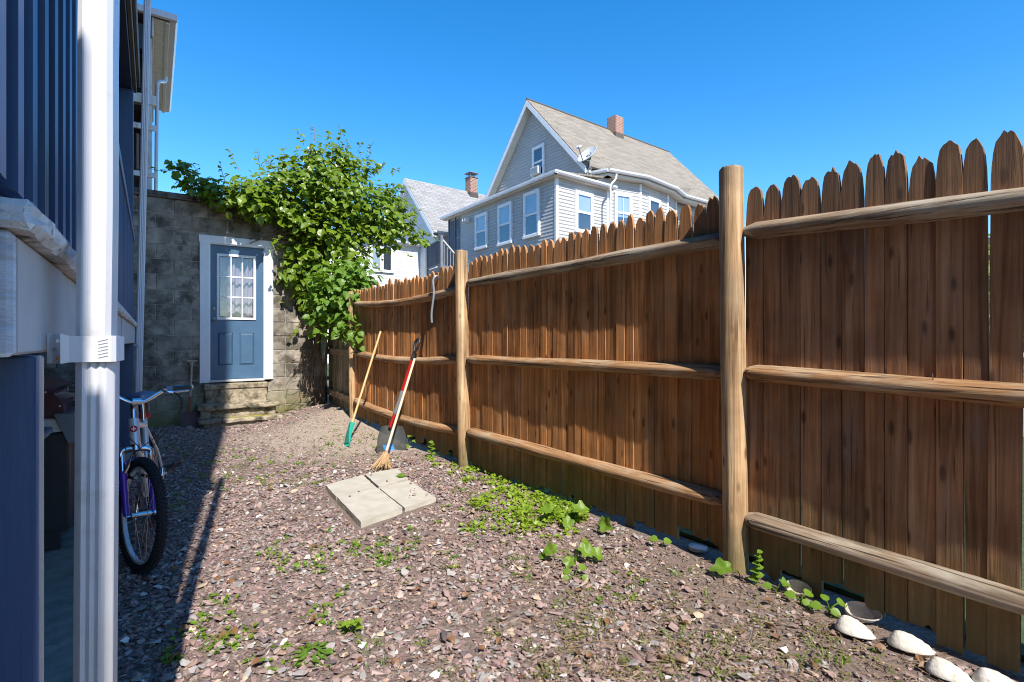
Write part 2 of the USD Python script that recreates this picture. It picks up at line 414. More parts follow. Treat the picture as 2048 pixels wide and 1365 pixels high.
mat('handle_wood', [(0.3, (0.50, 0.31, 0.13)), (0.7, (0.62, 0.41, 0.19))], scale=8, rough=0.45, bump=0.1)
mat('handle_wood_pale', [(0.3, (0.56, 0.40, 0.26)), (0.7, (0.68, 0.52, 0.37))], scale=8, rough=0.5, bump=0.1)
mat('handle_wood_grey', [(0.3, (0.30, 0.23, 0.17)), (0.7, (0.46, 0.37, 0.29))], scale=14, rough=0.7, bump=0.2)
mat('straw', [(0.3, (0.36, 0.22, 0.10)), (0.7, (0.58, 0.40, 0.21))], scale=30, rough=0.8, bump=0)
mat('bark', [(0.3, (0.07, 0.045, 0.03)), (0.7, (0.20, 0.14, 0.095))], scale=12, rough=0.9, bump=0.5)
mat('twig', [(0.3, (0.15, 0.095, 0.06)), (0.7, (0.33, 0.235, 0.15))], scale=20, rough=0.9, bump=0)
# house paint
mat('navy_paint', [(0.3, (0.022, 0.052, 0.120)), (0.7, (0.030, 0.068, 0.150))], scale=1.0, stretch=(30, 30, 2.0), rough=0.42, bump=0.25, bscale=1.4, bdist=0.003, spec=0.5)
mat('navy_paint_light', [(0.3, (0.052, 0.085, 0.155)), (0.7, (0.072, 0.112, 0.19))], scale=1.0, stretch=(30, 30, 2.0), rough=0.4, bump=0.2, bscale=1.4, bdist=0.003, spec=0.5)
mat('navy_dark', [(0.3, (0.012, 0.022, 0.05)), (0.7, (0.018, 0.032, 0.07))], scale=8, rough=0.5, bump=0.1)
mat('fascia_brown', [(0.3, (0.07, 0.062, 0.060)), (0.7, (0.10, 0.09, 0.085))], scale=8, rough=0.6, bump=0.15)
mat('grey_paint', [(0.3, (0.32, 0.31, 0.31)), (0.7, (0.40, 0.39, 0.385))], scale=5, rough=0.6, bump=0.25, bscale=30, bdist=0.003, stains=((0.26, 0.23, 0.21), 7.0, 0.60, 0.80))
mat('peeling_paint', [(0.25, (0.30, 0.33, 0.37)), (0.5, (0.46, 0.49, 0.53)), (0.75, (0.56, 0.59, 0.61))], scale=1.0, stretch=(8, 8, 55), detail=7, rough=0.6, bump=1.0, bscale=1.2, bdist=0.012, stains=((0.10, 0.10, 0.11), 16.0, 0.63, 0.70))
mat('cap_paint', [(0.25, (0.28, 0.29, 0.30)), (0.5, (0.45, 0.47, 0.48)), (0.75, (0.56, 0.58, 0.59))], scale=14.0, detail=7, rough=0.65, bump=0.8, bscale=24, bdist=0.01, stains=((0.06, 0.055, 0.055), 13.0, 0.56, 0.66))
mat('board_edge', [(0.3, (0.38, 0.30, 0.26)), (0.7, (0.50, 0.42, 0.37))], scale=1.0, stretch=(30, 30, 3), rough=0.8, bump=0.3)
mat('white_metal', [(0.3, (0.53, 0.53, 0.555)), (0.7, (0.59, 0.59, 0.61))], scale=3, rough=0.32, bump=0.06, bscale=7, bdist=0.01, spec=0.5, stains=((0.42, 0.40, 0.38), 11.0, 0.58, 0.8), low=((0.40, 0.375, 0.34), 0.85, 0.15))
mat('white_paint', [(0.3, (0.70, 0.71, 0.73)), (0.7, (0.76, 0.77, 0.78))], scale=8, rough=0.45, bump=0.08)
mat('old_white_wood', [(0.25, (0.30, 0.26, 0.22)), (0.5, (0.60, 0.57, 0.53)), (0.75, (0.72, 0.70, 0.67))], scale=1.0, stretch=(12, 12, 2.5), detail=6, rough=0.8, bump=0.3)
mat('door_paint', [(0.3, (0.044, 0.098, 0.172)), (0.7, (0.056, 0.118, 0.200))], scale=6, rough=0.42, bump=0.08, spec=0.5)
mat('rust_spot', [(0.3, (0.20, 0.07, 0.02)), (0.7, (0.36, 0.15, 0.05))], scale=40, rough=0.9)
# masonry
for i, (a, b) in enumerate((((0.170, 0.145, 0.115), (0.41, 0.362, 0.300)), ((0.19, 0.162, 0.128), (0.44, 0.385, 0.32)), ((0.15, 0.130, 0.104), (0.37, 0.327, 0.272)))):
    mat(f'concrete_block_{"abc"[i]}', [(0.3, a), (0.68, b)], scale=5 + i, detail=8, rough=0.95, bump=0.8, bscale=60, bdist=0.010, vary=0.11,
        stains=((0.088, 0.076, 0.060), 3.2, 0.47, 0.62), low=((0.165, 0.155, 0.055), 0.55, 0.0))
mat('mortar', [(0.3, (0.27, 0.24, 0.195)), (0.7, (0.46, 0.41, 0.34))], scale=9, rough=0.95, bump=0.5, bscale=60, stains=((0.09, 0.085, 0.07), 2.2, 0.45, 0.65))
mat('coping_concrete', [(0.3, (0.09, 0.08, 0.07)), (0.7, (0.25, 0.22, 0.19))], scale=10, detail=8, rough=0.95, bump=0.8, bscale=45, bdist=0.01, stains=((0.04, 0.036, 0.03), 6.0, 0.5, 0.65))
mat('step_concrete', [(0.25, (0.15, 0.115, 0.075)), (0.5, (0.33, 0.27, 0.19)), (0.75, (0.48, 0.42, 0.32))], scale=14, detail=8, rough=0.95, bump=0.8, bscale=60, bdist=0.01, stains=((0.055, 0.050, 0.028), 7.0, 0.46, 0.62))
mat('step_moss', [(0.3, (0.16, 0.15, 0.02)), (0.7, (0.30, 0.28, 0.05))], scale=20, rough=0.95, bump=0.8, bscale=80)
mat('paver_concrete', [(0.3, (0.37, 0.34, 0.28)), (0.7, (0.47, 0.435, 0.37))], scale=9, detail=8, rough=0.9, bump=0.3, bscale=90, bdist=0.004, stains=((0.36, 0.33, 0.26), 4.0, 0.50, 0.75))
mat('slab_concrete', [(0.3, (0.20, 0.195, 0.16)), (0.7, (0.32, 0.31, 0.26))], scale=11, detail=8, rough=0.9, bump=0.4, bscale=70, stains=((0.11, 0.11, 0.08), 5.0, 0.5, 0.7))
# neighbours
mat('grey_vinyl', [(0.3, (0.40, 0.395, 0.385)), (0.7, (0.455, 0.45, 0.44))], scale=1.5, rough=0.55, bump=0.05)
mat('white_vinyl', [(0.3, (0.58, 0.59, 0.61)), (0.7, (0.64, 0.65, 0.66))], scale=1.5, rough=0.55, bump=0.05)
mat('soffit_vinyl', [(0.3, (0.52, 0.49, 0.42)), (0.7, (0.60, 0.57, 0.50))], scale=3, rough=0.6, bump=0.05)
mat('dark_rail', [(0.3, (0.13, 0.14, 0.155)), (0.7, (0.19, 0.20, 0.215))], scale=5, rough=0.6, bump=0.1)
mat('brown_shakes', [(0.3, (0.09, 0.07, 0.055)), (0.7, (0.20, 0.16, 0.13))], scale=1.0, stretch=(14, 14, 3), rough=0.9, bump=0.4)
mat('roof_edge', (0.10, 0.09, 0.08), rough=0.8)
mat('blind', [(0.3, (0.27, 0.36, 0.43)), (0.7, (0.33, 0.42, 0.49))], scale=2, rough=0.8, bump=0)  # sky reflected in the panes, put into this blue-grey
mat('room_dark', [(0.3, (0.025, 0.035, 0.042)), (0.7, (0.05, 0.06, 0.066))], scale=1.2, rough=0.8, bump=0)  # darkness of unlit interiors put into the colour
mat('curtain_cloth', [(0.3, (0.15, 0.13, 0.18)), (0.7, (0.27, 0.24, 0.30))], scale=1.0, stretch=(30, 30, 1.5), rough=0.9, bump=0.2)
mat('dark_screen', [(0.3, (0.055, 0.065, 0.085)), (0.7, (0.15, 0.17, 0.21))], scale=1.0, stretch=(9, 9, 0.5), rough=0.8, bump=0)
mat('lawn_green', [(0.3, (0.03, 0.045, 0.018)), (0.7, (0.085, 0.105, 0.04))], scale=14, rough=0.95, bump=0.6, bscale=50)
mat('brick_house_red', [(0.3, (0.34, 0.12, 0.08)), (0.7, (0.46, 0.20, 0.14))], scale=9, rough=0.9, bump=0.2)
def shingles(name, c1, c2, mortar, w=0.9, h=0.14):
    usdkit.material(stage, L(name), {'u': ('uvmap', {'attribute': 'st'}), 'n': ('noise_texture', {'scale': 7.0, 'detail': 6, 'roughness': 0.7}), 'bk': ('brick_texture', {'color1': c1, 'color2': c2, 'mortar': mortar, 'scale': 1.0, 'mortar_size': 0.012, 'brick_width': w, 'row_height': h, 'bias': 0.0, 'mortar_smooth': 0.3}),
                    'w': ('white_noise_texture', {}), 'mx': ('mix', {'mix_type': 'multiply', 'fac': 0.6}), 'rp': ('rgb_ramp', {'ramp': [(0.3, (0.62, 0.60, 0.58)), (0.7, (1.2, 1.18, 1.15))]}),
                    'b': ('bump', {'strength': 0.5, 'distance': 0.01}), 'p': ('principled_bsdf', {'roughness': 0.9, 'specular_ior_level': 0.2})},
                    [('u.UV', 'bk.vector'), ('u.UV', 'n.vector'), ('n.fac', 'rp.fac'), ('bk.color', 'mx.color1'), ('rp.color', 'mx.color2'), ('mx.color', 'p.base_color'), ('bk.fac', 'b.height'), ('b.normal', 'p.normal')], surface='p.BSDF')
shingles('roof_shingles_tan', (0.215, 0.19, 0.155), (0.30, 0.265, 0.22), (0.13, 0.115, 0.095), 0.5)
shingles('roof_shingles_pale', (0.25, 0.25, 0.25), (0.34, 0.338, 0.335), (0.16, 0.16, 0.16), 0.5)
def bricks(name):
    usdkit.material(stage, L(name), {'u': ('uvmap', {'attribute': 'st'}), 'bk': ('brick_texture', {'color1': (0.22, 0.06, 0.038), 'color2': (0.30, 0.105, 0.065), 'mortar': (0.42, 0.36, 0.30), 'scale': 1.0, 'mortar_size': 0.012, 'brick_width': 0.21, 'row_height': 0.075}),
                    'b': ('bump', {'strength': 0.5, 'distance': 0.01, 'invert': True}), 'p': ('principled_bsdf', {'roughness': 0.9})},
                    [('u.UV', 'bk.vector'), ('bk.color', 'p.base_color'), ('bk.fac', 'b.height'), ('b.normal', 'p.normal')], surface='p.BSDF')
bricks('chimney_brick')
pane_mat('window_glass', 0.10)
pane_mat('door_glass', 0.06)
# plants
leaf_mat('vine_leaf', [(0.0, (0.065, 0.130, 0.010)), (0.28, (0.17, 0.25, 0.015)), (0.52, (0.32, 0.40, 0.030)), (0.9, (0.48, 0.52, 0.06)), (1.0, (0.55, 0.32, 0.05))], trans=0.36, rough=0.36, spec=0.5)
leaf_mat('bush_leaf', [(0.0, (0.08, 0.17, 0.018)), (0.4, (0.17, 0.28, 0.03)), (0.75, (0.28, 0.38, 0.055)), (1.0, (0.44, 0.43, 0.08))], trans=0.38)
leaf_mat('weed_leaf', [(0.0, (0.11, 0.20, 0.018)), (0.5, (0.20, 0.31, 0.03)), (1.0, (0.33, 0.41, 0.06))], trans=0.35)
leaf_mat('clover_leaf', [(0.0, (0.17, 0.27, 0.02)), (0.5, (0.30, 0.41, 0.04)), (1.0, (0.44, 0.50, 0.08))], trans=0.35)
leaf_mat('dry_weed', [(0.0, (0.16, 0.14, 0.05)), (0.5, (0.17, 0.20, 0.05)), (1.0, (0.30, 0.24, 0.10))], trans=0.25)
# metal, plastic, rubber
plain('purple_paint', (0.085, 0.022, 0.30), rough=0.25, coat=0.6)
plain('silver_paint', (0.62, 0.60, 0.60), rough=0.3, metal=0.3)
plain('bright_metal', (0.68, 0.68, 0.70), rough=0.22, metal=1.0)
plain('rubber', (0.022, 0.022, 0.025), rough=0.75, spec=0.3)
plain('black_plastic', (0.025, 0.025, 0.028), rough=0.45)
plain('grey_plastic', (0.17, 0.18, 0.195), rough=0.45)
plain('saddle_vinyl', (0.10, 0.15, 0.24), rough=0.35)
plain('red_paint', (0.42, 0.012, 0.012), rough=0.28, coat=0.5)
plain('red_plastic', (0.45, 0.02, 0.03), rough=0.25)
plain('white_mark', (0.75, 0.75, 0.75), rough=0.5)
plain('green_plastic', (0.008, 0.27, 0.20), rough=0.4)
plain('blue_plastic', (0.05, 0.22, 0.55), rough=0.4)
plain('iron_grey', (0.30, 0.33, 0.37), rough=0.5, metal=0.4)
plain('rust_iron', (0.115, 0.065, 0.065), rough=0.75, metal=0.2)
plain('rust_red', (0.28, 0.07, 0.04), rough=0.7)
plain('green_pipe', (0.30, 0.40, 0.36), rough=0.5)
plain('maroon_enamel', (0.105, 0.035, 0.040), rough=0.3, coat=0.4)
plain('dish_grey', (0.50, 0.51, 0.53), rough=0.5)
plain('dish_mark', (0.05, 0.05, 0.06), rough=0.5)
plain('ac_white', (0.60, 0.60, 0.58), rough=0.5)
plain('lid_grey', (0.20, 0.21, 0.22), rough=0.4, metal=0.5)
mat('shell_white', [(0.3, (0.46, 0.41, 0.34)), (0.7, (0.66, 0.63, 0.57))], scale=24, rough=0.75, bump=0.5, bscale=60, stains=((0.30, 0.23, 0.15), 16.0, 0.54, 0.74))
mat('shell_inside', [(0.3, (0.32, 0.26, 0.20)), (0.7, (0.55, 0.48, 0.40))], scale=20, rough=0.6, bump=0.3)
usdkit.material(stage, L('clear_plastic'), {'t': ('transparent_bsdf', {'color': (0.62, 0.64, 0.64)}), 'g': ('principled_bsdf', {'base_color': (0.12, 0.125, 0.12), 'roughness': 0.15}), 'm': ('mix_closure', {'fac': 0.52})},
                [('t.BSDF', 'm.closure1'), ('g.BSDF', 'm.closure2')], surface='m.closure')
# ground
usdkit.material(stage, L('yard_soil'), {
    'g': ('geometry', {}), 'n1': ('noise_texture', {'scale': 3.0, 'detail': 6, 'roughness': 0.65}), 'n2': ('noise_texture', {'scale': 60.0, 'detail': 6, 'roughness': 0.7}),
    'r1': ('rgb_ramp', {'ramp': [(0.25, (0.080, 0.058, 0.050)), (0.5, (0.175, 0.130, 0.108)), (0.75, (0.31, 0.245, 0.20))]}),
    'r2': ('rgb_ramp', {'ramp': [(0.25, (0.17, 0.130, 0.10)), (0.5, (0.33, 0.268, 0.21)), (0.75, (0.46, 0.39, 0.32))]}),
    'dv': ('vector_math', {'math_type': 'distance', 'vector2': (-1.75, 6.6, 0.1)}), 'ad': ('math', {'math_type': 'multiply_add', 'value2': 1.6, 'value3': -0.8}), 'sm': ('math', {'math_type': 'add'}),
    'mr': ('map_range', {'from_min': 1.1, 'from_max': 2.0, 'to_min': 1.0, 'to_max': 0.0, 'clamp': True}), 'mx': ('mix', {}),
    'b': ('bump', {'strength': 0.8, 'distance': 0.012}), 'p': ('principled_bsdf', {'roughness': 0.95, 'specular_ior_level': 0.15})},
    [('g.position', 'n1.vector'), ('g.position', 'n2.vector'), ('n2.fac', 'r1.fac'), ('n2.fac', 'r2.fac'), ('g.position', 'dv.vector1'), ('n1.fac', 'ad.value1'), ('dv.value', 'sm.value1'), ('ad.value', 'sm.value2'),
     ('sm.value', 'mr.value'), ('mr.result', 'mx.fac'), ('r1.color', 'mx.color1'), ('r2.color', 'mx.color2'), ('mx.color', 'p.base_color'), ('n2.fac', 'b.height'), ('b.normal', 'p.normal')], surface='p.BSDF')
STONES = [('purple_stone_a', (0.190, 0.122, 0.112)), ('purple_stone_b', (0.250, 0.172, 0.152)), ('purple_stone_c', (0.315, 0.232, 0.200)), ('brown_stone', (0.275, 0.178, 0.135)), ('grey_stone', (0.285, 0.258, 0.240)),
          ('dark_stone', (0.125, 0.096, 0.096)), ('tan_stone', (0.42, 0.315, 0.22)), ('pale_stone', (0.56, 0.53, 0.48))]
for nm, c in STONES:
    c = np.array(c)
    mat(nm, [(0.3, tuple(c * 0.8)), (0.7, tuple(c * 1.2))], scale=18, rough=0.8, bump=0.25, bscale=90, bdist=0.003, vary=0.28, spec=0.3)
# ------------------------------------------------------------------ the frames everything stands in
WALL = Frame((-4.24, 7.40), (1576, 1060))                                   # garage front; n towards the yard
HOUSE = Frame((-0.70, 0.75), (-719, 1060), (0.8275, 0.561))                # outer face of the deck; a runs away from the camera
POST1, POST2, CORNER = np.array([1.122, 2.667]), np.array([-0.435, 4.857]), np.array([-2.10, 7.0])
D1 = np.array([0.55, -0.835]); D1 /= np.linalg.norm(D1)
END1 = POST1 + D1 * 2.45
def yard_frame(p, q):
    d = q - p
    n = np.array([-abs(d[1]), -abs(d[0])])
    n = n / np.linalg.norm(n)
    return Frame(p - n * 0.03, d, n), np.linalg.norm(d)
FENCE1, LEN1 = yard_frame(POST1, END1)
FENCE2, LEN2 = yard_frame(POST1, POST2)
FENCE3, LEN3 = yard_frame(POST2, CORNER)
BACK = np.array([-2.93, 8.38])
FENCE4, LEN4 = yard_frame(CORNER, BACK)

def sstep(x, a, b):
    t = np.clip((x - a) / (b - a), 0, 1)
    return t * t * (3 - 2 * t)
def ground_z(x, y):
    x, y = np.asarray(x, float), np.asarray(y, float)
    rise = 0.21 * sstep(y, 5.2, 8.2) * sstep(x + 0.25 * (y - 7), -3.75, -2.2)
    lump = 0.02 * (meshkit.fbm(np.stack([x * 1.3, y * 1.3, np.zeros_like(x)], -1), 3, 3) - 0.5)
    near = np.exp(-((x) ** 2 + (y - 4) ** 2) / 60.0)
    return rise + lump * near * (1 - 0.0)

# ------------------------------------------------------------------ ground
gx = np.concatenate([-np.geomspace(7, 400, 22)[::-1], np.linspace(-6.9, 5, 240), np.geomspace(5.2, 400, 22)])
gy = np.concatenate([-np.geomspace(2, 300, 16)[::-1], np.linspace(-1.9, 9.5, 230), np.geomspace(9.7, 500, 24)])
X, Y = np.meshgrid(gx, gy)
Z = ground_z(X, Y)
fine = meshkit.noise(np.stack([X * 14, Y * 14, 0 * X], -1), 5) - 0.5
Z = Z + 0.008 * fine * np.exp(-((X + 1) ** 2 + (Y - 4) ** 2) / 40.0)
nx = len(gx)
ii = (np.arange(len(gy) - 1)[:, None] * nx + np.arange(nx - 1)[None]).ravel()
single('ground', (np.stack([X, Y, Z], -1).reshape(-1, 3), np.stack([ii, ii + 1, ii + nx + 1, ii + nx], 1)), 'yard_soil', kind='structure', smooth=True)
# lawn of the neighbours, beyond the fence
lw = [END1 + np.array([6.0, -6.0]), END1 + np.array([.12, .1]), POST1 + np.array([.12, .1]), POST2 + np.array([.12, .1]), CORNER + np.array([.12, .1]), BACK + np.array([.3, .1]), np.array([-2.2, 14.0]), np.array([-16.0, 17.0]), np.array([-16, 60]), np.array([70, 60]), np.array([70, -6])]
lp = Polygon(lw)
v, f = extrude(lp, 0.02)
v[:, 2] += np.where(v[:, 1] > 4.5, ground_z(v[:, 0], v[:, 1]), 0) + 0.03 - 0.02
single('lawn', (v, f), 'lawn_green', kind='structure')
# concrete slab under the deck
single('concrete_slab', HOUSE.box(-0.8, 6.35, -2.2, -0.015, -0.05, 0.03, 0.006), 'slab_concrete', kind='structure')

# ------------------------------------------------------------------ gravel
yard_poly = Polygon([HOUSE.pt(-1.2, 0, 0.02)[:2], HOUSE.pt(6.5, 0, 0.02)[:2], HOUSE.pt(6.6, 0, -2.2)[:2], WALL.pt(-1.8, 0, 0.03)[:2], WALL.pt(-0.2, 0, 0.03)[:2], WALL.pt(1.5, 0, 0.05)[:2], CORNER + FENCE3.n * .05, POST2 + FENCE2.n * .04, POST1 + FENCE1.n * .04, END1 + FENCE1.n * 0.04, np.array([1.0, 0.7])])
import shapely
def scatter(n, seed, box=(-6.5, 3.2, 0.8, 8.6)):
    r = np.random.default_rng(seed)
    p = np.stack([r.uniform(box[0], box[1], n), r.uniform(box[2], box[3], n)], 1)
    ok = shapely.contains_xy(yard_poly, p[:, 0], p[:, 1])
    return p[ok]
def visible(p, margin=40):
    px = CX + FPX * p[:, 0] / p[:, 1]; py = CY + FPX * H / p[:, 1]
    return (px > -margin) & (px < 2048 + margin) & (py < 1365 + 60)
PAVERS = Polygon([on_ground(*q, 0.05)[:2] for q in ((648, 968), (793, 935), (875, 994), (721, 1049))])
STEPS_ZONE = Polygon([WALL.pt(-.2, 0, 0)[:2], WALL.pt(.95, 0, 0)[:2], WALL.pt(.95, 0, .54)[:2], WALL.pt(-.2, 0, .54)[:2]])
sand_c = np.array([-1.75, 6.6])
def stone_mesh(r):
    p = r.normal(size=(9, 3)); p /= np.linalg.norm(p, axis=1, keepdims=True)
    p *= np.array([1.0, 0.72, 0.34]) * r.uniform(0.75, 1.1, (9, 1))
    h = trimesh.convex.convex_hull(p)
    return h
gravel = UsdGeom.PointInstancer.Define(stage, '/World/gravel')
tag(gravel.GetPrim(), 'loose purple brown slate gravel covering the yard', 'gravel', None, 'stuff')
protos, pmats = [], [0, 0, 1, 1, 1, 2, 2, 3, 3, 4, 4, 5, 6, 7, 2, 0, 4, 1]
r_ = np.random.default_rng(11)
for i, k in enumerate(pmats):
    p = f'/World/gravel/prototypes/stone_{i:03d}' if i else '/World/gravel/prototypes/stone'
    if i == 0:
        UsdGeom.Scope.Define(stage, '/World/gravel/prototypes')
    usdkit.mesh(stage, p, stone_mesh(r_), L(STONES[k][0]))
    protos.append(Sdf.Path(p))
gravel.CreatePrototypesRel().SetTargets(protos)
P = scatter(390000, 21)
P = P[visible(P)]
dsand = np.linalg.norm(P - sand_c, axis=1) + 1.6 * (meshkit.fbm(np.stack([P[:, 0] * 1.2, P[:, 1] * 1.2, 0 * P[:, 0]], -1), 3, 9) - 0.5)
keep = np.ones(len(P), bool)
keep &= ~shapely.contains_xy(PAVERS.buffer(0.01), P[:, 0], P[:, 1])
keep &= ~shapely.contains_xy(STEPS_ZONE, P[:, 0], P[:, 1])
dens = np.clip(0.34 + 0.66 * (dsand - 1.0) / 1.2, 0.34, 1.0)
# thinner along the fence on the right, where soil and needles show
fd = np.minimum((P - (POST1 - FENCE1.n * .03)) @ FENCE1.n + 0 * P[:, 0], (P - POST1) @ FENCE2.n)
patch = meshkit.fbm(np.stack([P[:, 0] * 2.2, P[:, 1] * 2.2, 0 * P[:, 0]], -1), 3, 19)
dens = dens * np.where((fd < 0.55) & (P[:, 1] < 3.6), 0.35 + 0.4 * (patch > .5), 1.0) * np.where(patch < 0.38, 0.6, 1.0)
keep &= r_.random(len(P)) < dens * 0.95
P = P[keep]; dsand = dsand[keep]
n = len(P)
size = r_.lognormal(math.log(0.0117), 0.40, n)
size = size * np.clip(0.55 + 0.45 * (dsand - 1.0) / 1.1, 0.55, 1.0)
size = np.clip(size, 0.005, 0.034)
size = np.where(P[:, 1] > 4.5, size * 1.15, size)
idx = r_.integers(0, len(pmats), n)
pale = (np.array(pmats)[idx] >= 6) & (r_.random(n) < 0.45)
idx = np.where(pale, r_.integers(0, 8, n), idx)
yaw, tx, ty = r_.uniform(0, 2 * np.pi, n), r_.normal(0, 0.28, n), r_.normal(0, 0.28, n)
z = ground_z(P[:, 0], P[:, 1]) + size * r_.uniform(-0.05, 0.55, n)
def quat(yaw, tx, ty):
    cy_, sy_, cx_, sx_, ct, st = np.cos(yaw / 2), np.sin(yaw / 2), np.cos(tx / 2), np.sin(tx / 2), np.cos(ty / 2), np.sin(ty / 2)
    w = cx_ * ct * cy_ + sx_ * st * sy_; x = sx_ * ct * cy_ - cx_ * st * sy_
    y = cx_ * st * cy_ + sx_ * ct * sy_; zz = cx_ * ct * sy_ - sx_ * st * cy_
    return np.stack([x, y, zz, w], 1)
q = quat(yaw, tx, ty)
gravel.CreatePositionsAttr(Vt.Vec3fArray.FromNumpy(np.column_stack([P, z]).astype(np.float32)))
gravel.CreateScalesAttr(Vt.Vec3fArray.FromNumpy((size[:, None] * r_.uniform(0.75, 1.25, (n, 3))).astype(np.float32)))
gravel.CreateProtoIndicesAttr(Vt.IntArray.FromNumpy(idx.astype(np.int32)))
gravel.CreateOrientationsAttr(Vt.QuathArray.FromNumpy(q.astype(np.float16)))

# ------------------------------------------------------------------ garage: block wall with its door
gar = Thing('block_garage', 'low concrete block building with mossy stained wall and blue door', 'garage', WALL.pt(0, 0, 0))
ZT, BH, BL = 3.07, 0.205, 0.405
A_L, A_R = -3.6, 1.62
DL, DR, DZ0, DZ1 = -0.105, 0.835, 0.565, 2.625                   # trim outline of the door
door_hole = sbox(DL + 0.03, DZ0 - 0.02, DR - 0.03, DZ1 - 0.03)
gar.part('mortar', join(WALL.box(A_L, DL + .03, -0.20, -0.009, -0.3, ZT - .02, 0.002), WALL.box(DR - .03, A_R - 0.004, -0.20, -0.009, -0.3, ZT - .02, 0.002),
                        WALL.box(DL + .03, DR - .03, -0.20, -0.009, DZ1 - .03, ZT - .02, 0.002), WALL.box(DL + .03, DR - .03, -0.20, -0.009, -0.3, DZ0 - .02, 0.002)), 'mortar')
nrow = 16
for k in range(nrow):
    z1 = ZT - k * BH; z0 = z1 - BH
    off = BL / 2 if k % 2 else 0.0
    a = A_R - BL * 20 + off
    while a < A_R:
        b = sbox(max(a, A_L) + 0.0045, z0 + 0.0045, min(a + BL, A_R) - 0.0045, z1 - 0.0045)
        a += BL
        if b.bounds[2] - b.bounds[0] < 0.03 or b.is_empty or a < A_L:
            continue
        g = b.difference(door_hole)
        for gg in getattr(g, 'geoms', [g]):
            x0, y0, x1, y1 = gg.bounds if not gg.is_empty else (0, 0, 0, 0)
            if x1 - x0 < 0.03 or y1 - y0 < 0.02:
                continue
            jit = rng.normal(0, 0.0018)
            if gg.area < 0.98 * (x1 - x0) * (y1 - y0):
                m = plate(WALL, gg, -0.03, 0.0 + jit)
            else:
                m = WALL.box(x0, x1, -0.06, jit, y0, y1, 0.005)
            gar.part('concrete_block', m, 'concrete_block_' + 'abc'[rng.integers(0, 3)])
# coping, in lengths with ragged fronts
a = A_L
while a < A_R:
    b = min(a + rng.uniform(0.8, 1.15), A_R + 0.04)
    m = WALL.box(a + 0.003, b - 0.003, -0.26, 0.035 + rng.normal(0, .006), ZT, ZT + 0.085 + rng.normal(0, 0.006), 0.014)
    m = trimesh.Trimesh(*m, process=False).subdivide_to_size(0.06)
    vv = m.vertices + 0.010 * (meshkit.noise(m.vertices * 22, 4)[:, None] - 0.5)
    gar.part('coping', (vv, m.faces), 'coping_concrete', smooth=40)
    a = b
# sides, back and flat roof
gar.part('side_wall', WALL.box(A_R - 0.2, A_R - 0.003, -5.0, -0.2, -0.3, ZT - 0.02), 'concrete_block_a')
gar.part('side_wall', WALL.box(A_L, A_L + 0.2, -5.0, -0.2, -0.3, ZT - 0.02), 'concrete_block_a')
gar.part('back_wall', WALL.box(A_L, A_R, -5.2, -5.0, -0.3, ZT - 0.02), 'concrete_block_b')
gar.part('roof', WALL.box(A_L + .2, A_R - .2, -5.0, -0.26, ZT - 0.16, ZT - 0.03), 'coping_concrete')
gar.part('back_room_wall', WALL.box(DL - .3, DR + .3, -1.6, -1.55, 0.3, 2.9), 'room_dark')
# trim
fr = gar.part('door_frame', join(WALL.box(DL, DL + 0.115, -0.06, 0.022, DZ0 + 0.0, DZ1 - 0.10), WALL.box(DR - 0.115, DR, -0.06, 0.022, DZ0 + 0.02, DZ1 - 0.10),
                                WALL.box(DL - 0.012, DR + 0.012, -0.06, 0.026, DZ1 - 0.10, DZ1),
                                WALL.box(DL + 0.115, DL + 0.128, -0.10, 0.008, DZ0 + 0.03, DZ1 - 0.10, .002), WALL.box(DR - 0.128, DR - 0.115, -0.10, 0.008, DZ0 + 0.03, DZ1 - 0.10, .002),
                                WALL.box(DL + 0.115, DR - 0.115, -0.10, 0.008, DZ1 - 0.113, DZ1 - 0.10, .002)), 'white_paint')
gar.part('threshold', WALL.box(DL + 0.117, DR - 0.117, -0.12, 0.028, DZ0 + 0.005, DZ0 + 0.038), 'white_metal')
d0, d1, e0, e1 = DL + 0.130, DR - 0.130, DZ0 + 0.042, DZ1 - 0.115
W, Hh = d1 - d0, e1 - e0
l0, l1 = d0 + 0.080, d1 - 0.095                                    # glazed light
m0, m1 = e0 + Hh * 0.445, e1 - 0.12
FO = -0.035                                                         # door face
slab = sbox(d0, e0, d1, e1).difference(sbox(l0 + .02, m0 + .02, l1 - .02, m1 - .02))
pw = (W - 0.30) / 2
panels = [(d0 + 0.095 + s * (pw + 0.085), d0 + 0.095 + s * (pw + 0.085) + pw) for s in (0, 1)]
pz0, pz1 = e0 + 0.20, e0 + 0.66
holes = unary_union([sbox(a, pz0, b, pz1) for a, b in panels])
door = gar.part('door', join(plate(WALL, slab.difference(holes), -0.075, FO), plate(WALL, holes, -0.072, FO - 0.012)), 'door_paint')
for a, b in panels:                                                 # raised panels with bevelled edges
    i_ = 0.022
    ring = []
    outer = [(a, pz0), (b, pz0), (b, pz1), (a, pz1)]; inner = [(a + i_, pz0 + i_), (b - i_, pz0 + i_), (b - i_, pz1 - i_), (a + i_, pz1 - i_)]
    V = [WALL.pt(x, zz, FO - 0.0118) for x, zz in outer] + [WALL.pt(x, zz, FO + 0.003) for x, zz in inner]
    F = [(i, (i + 1) % 4, 4 + (i + 1) % 4) for i in range(4)] + [(i, 4 + (i + 1) % 4, 4 + i) for i in range(4)] + [(4, 5, 6), (4, 6, 7)]
    gar.part('door_panel', (np.array(V), np.array(F)), 'door_paint', under=door)
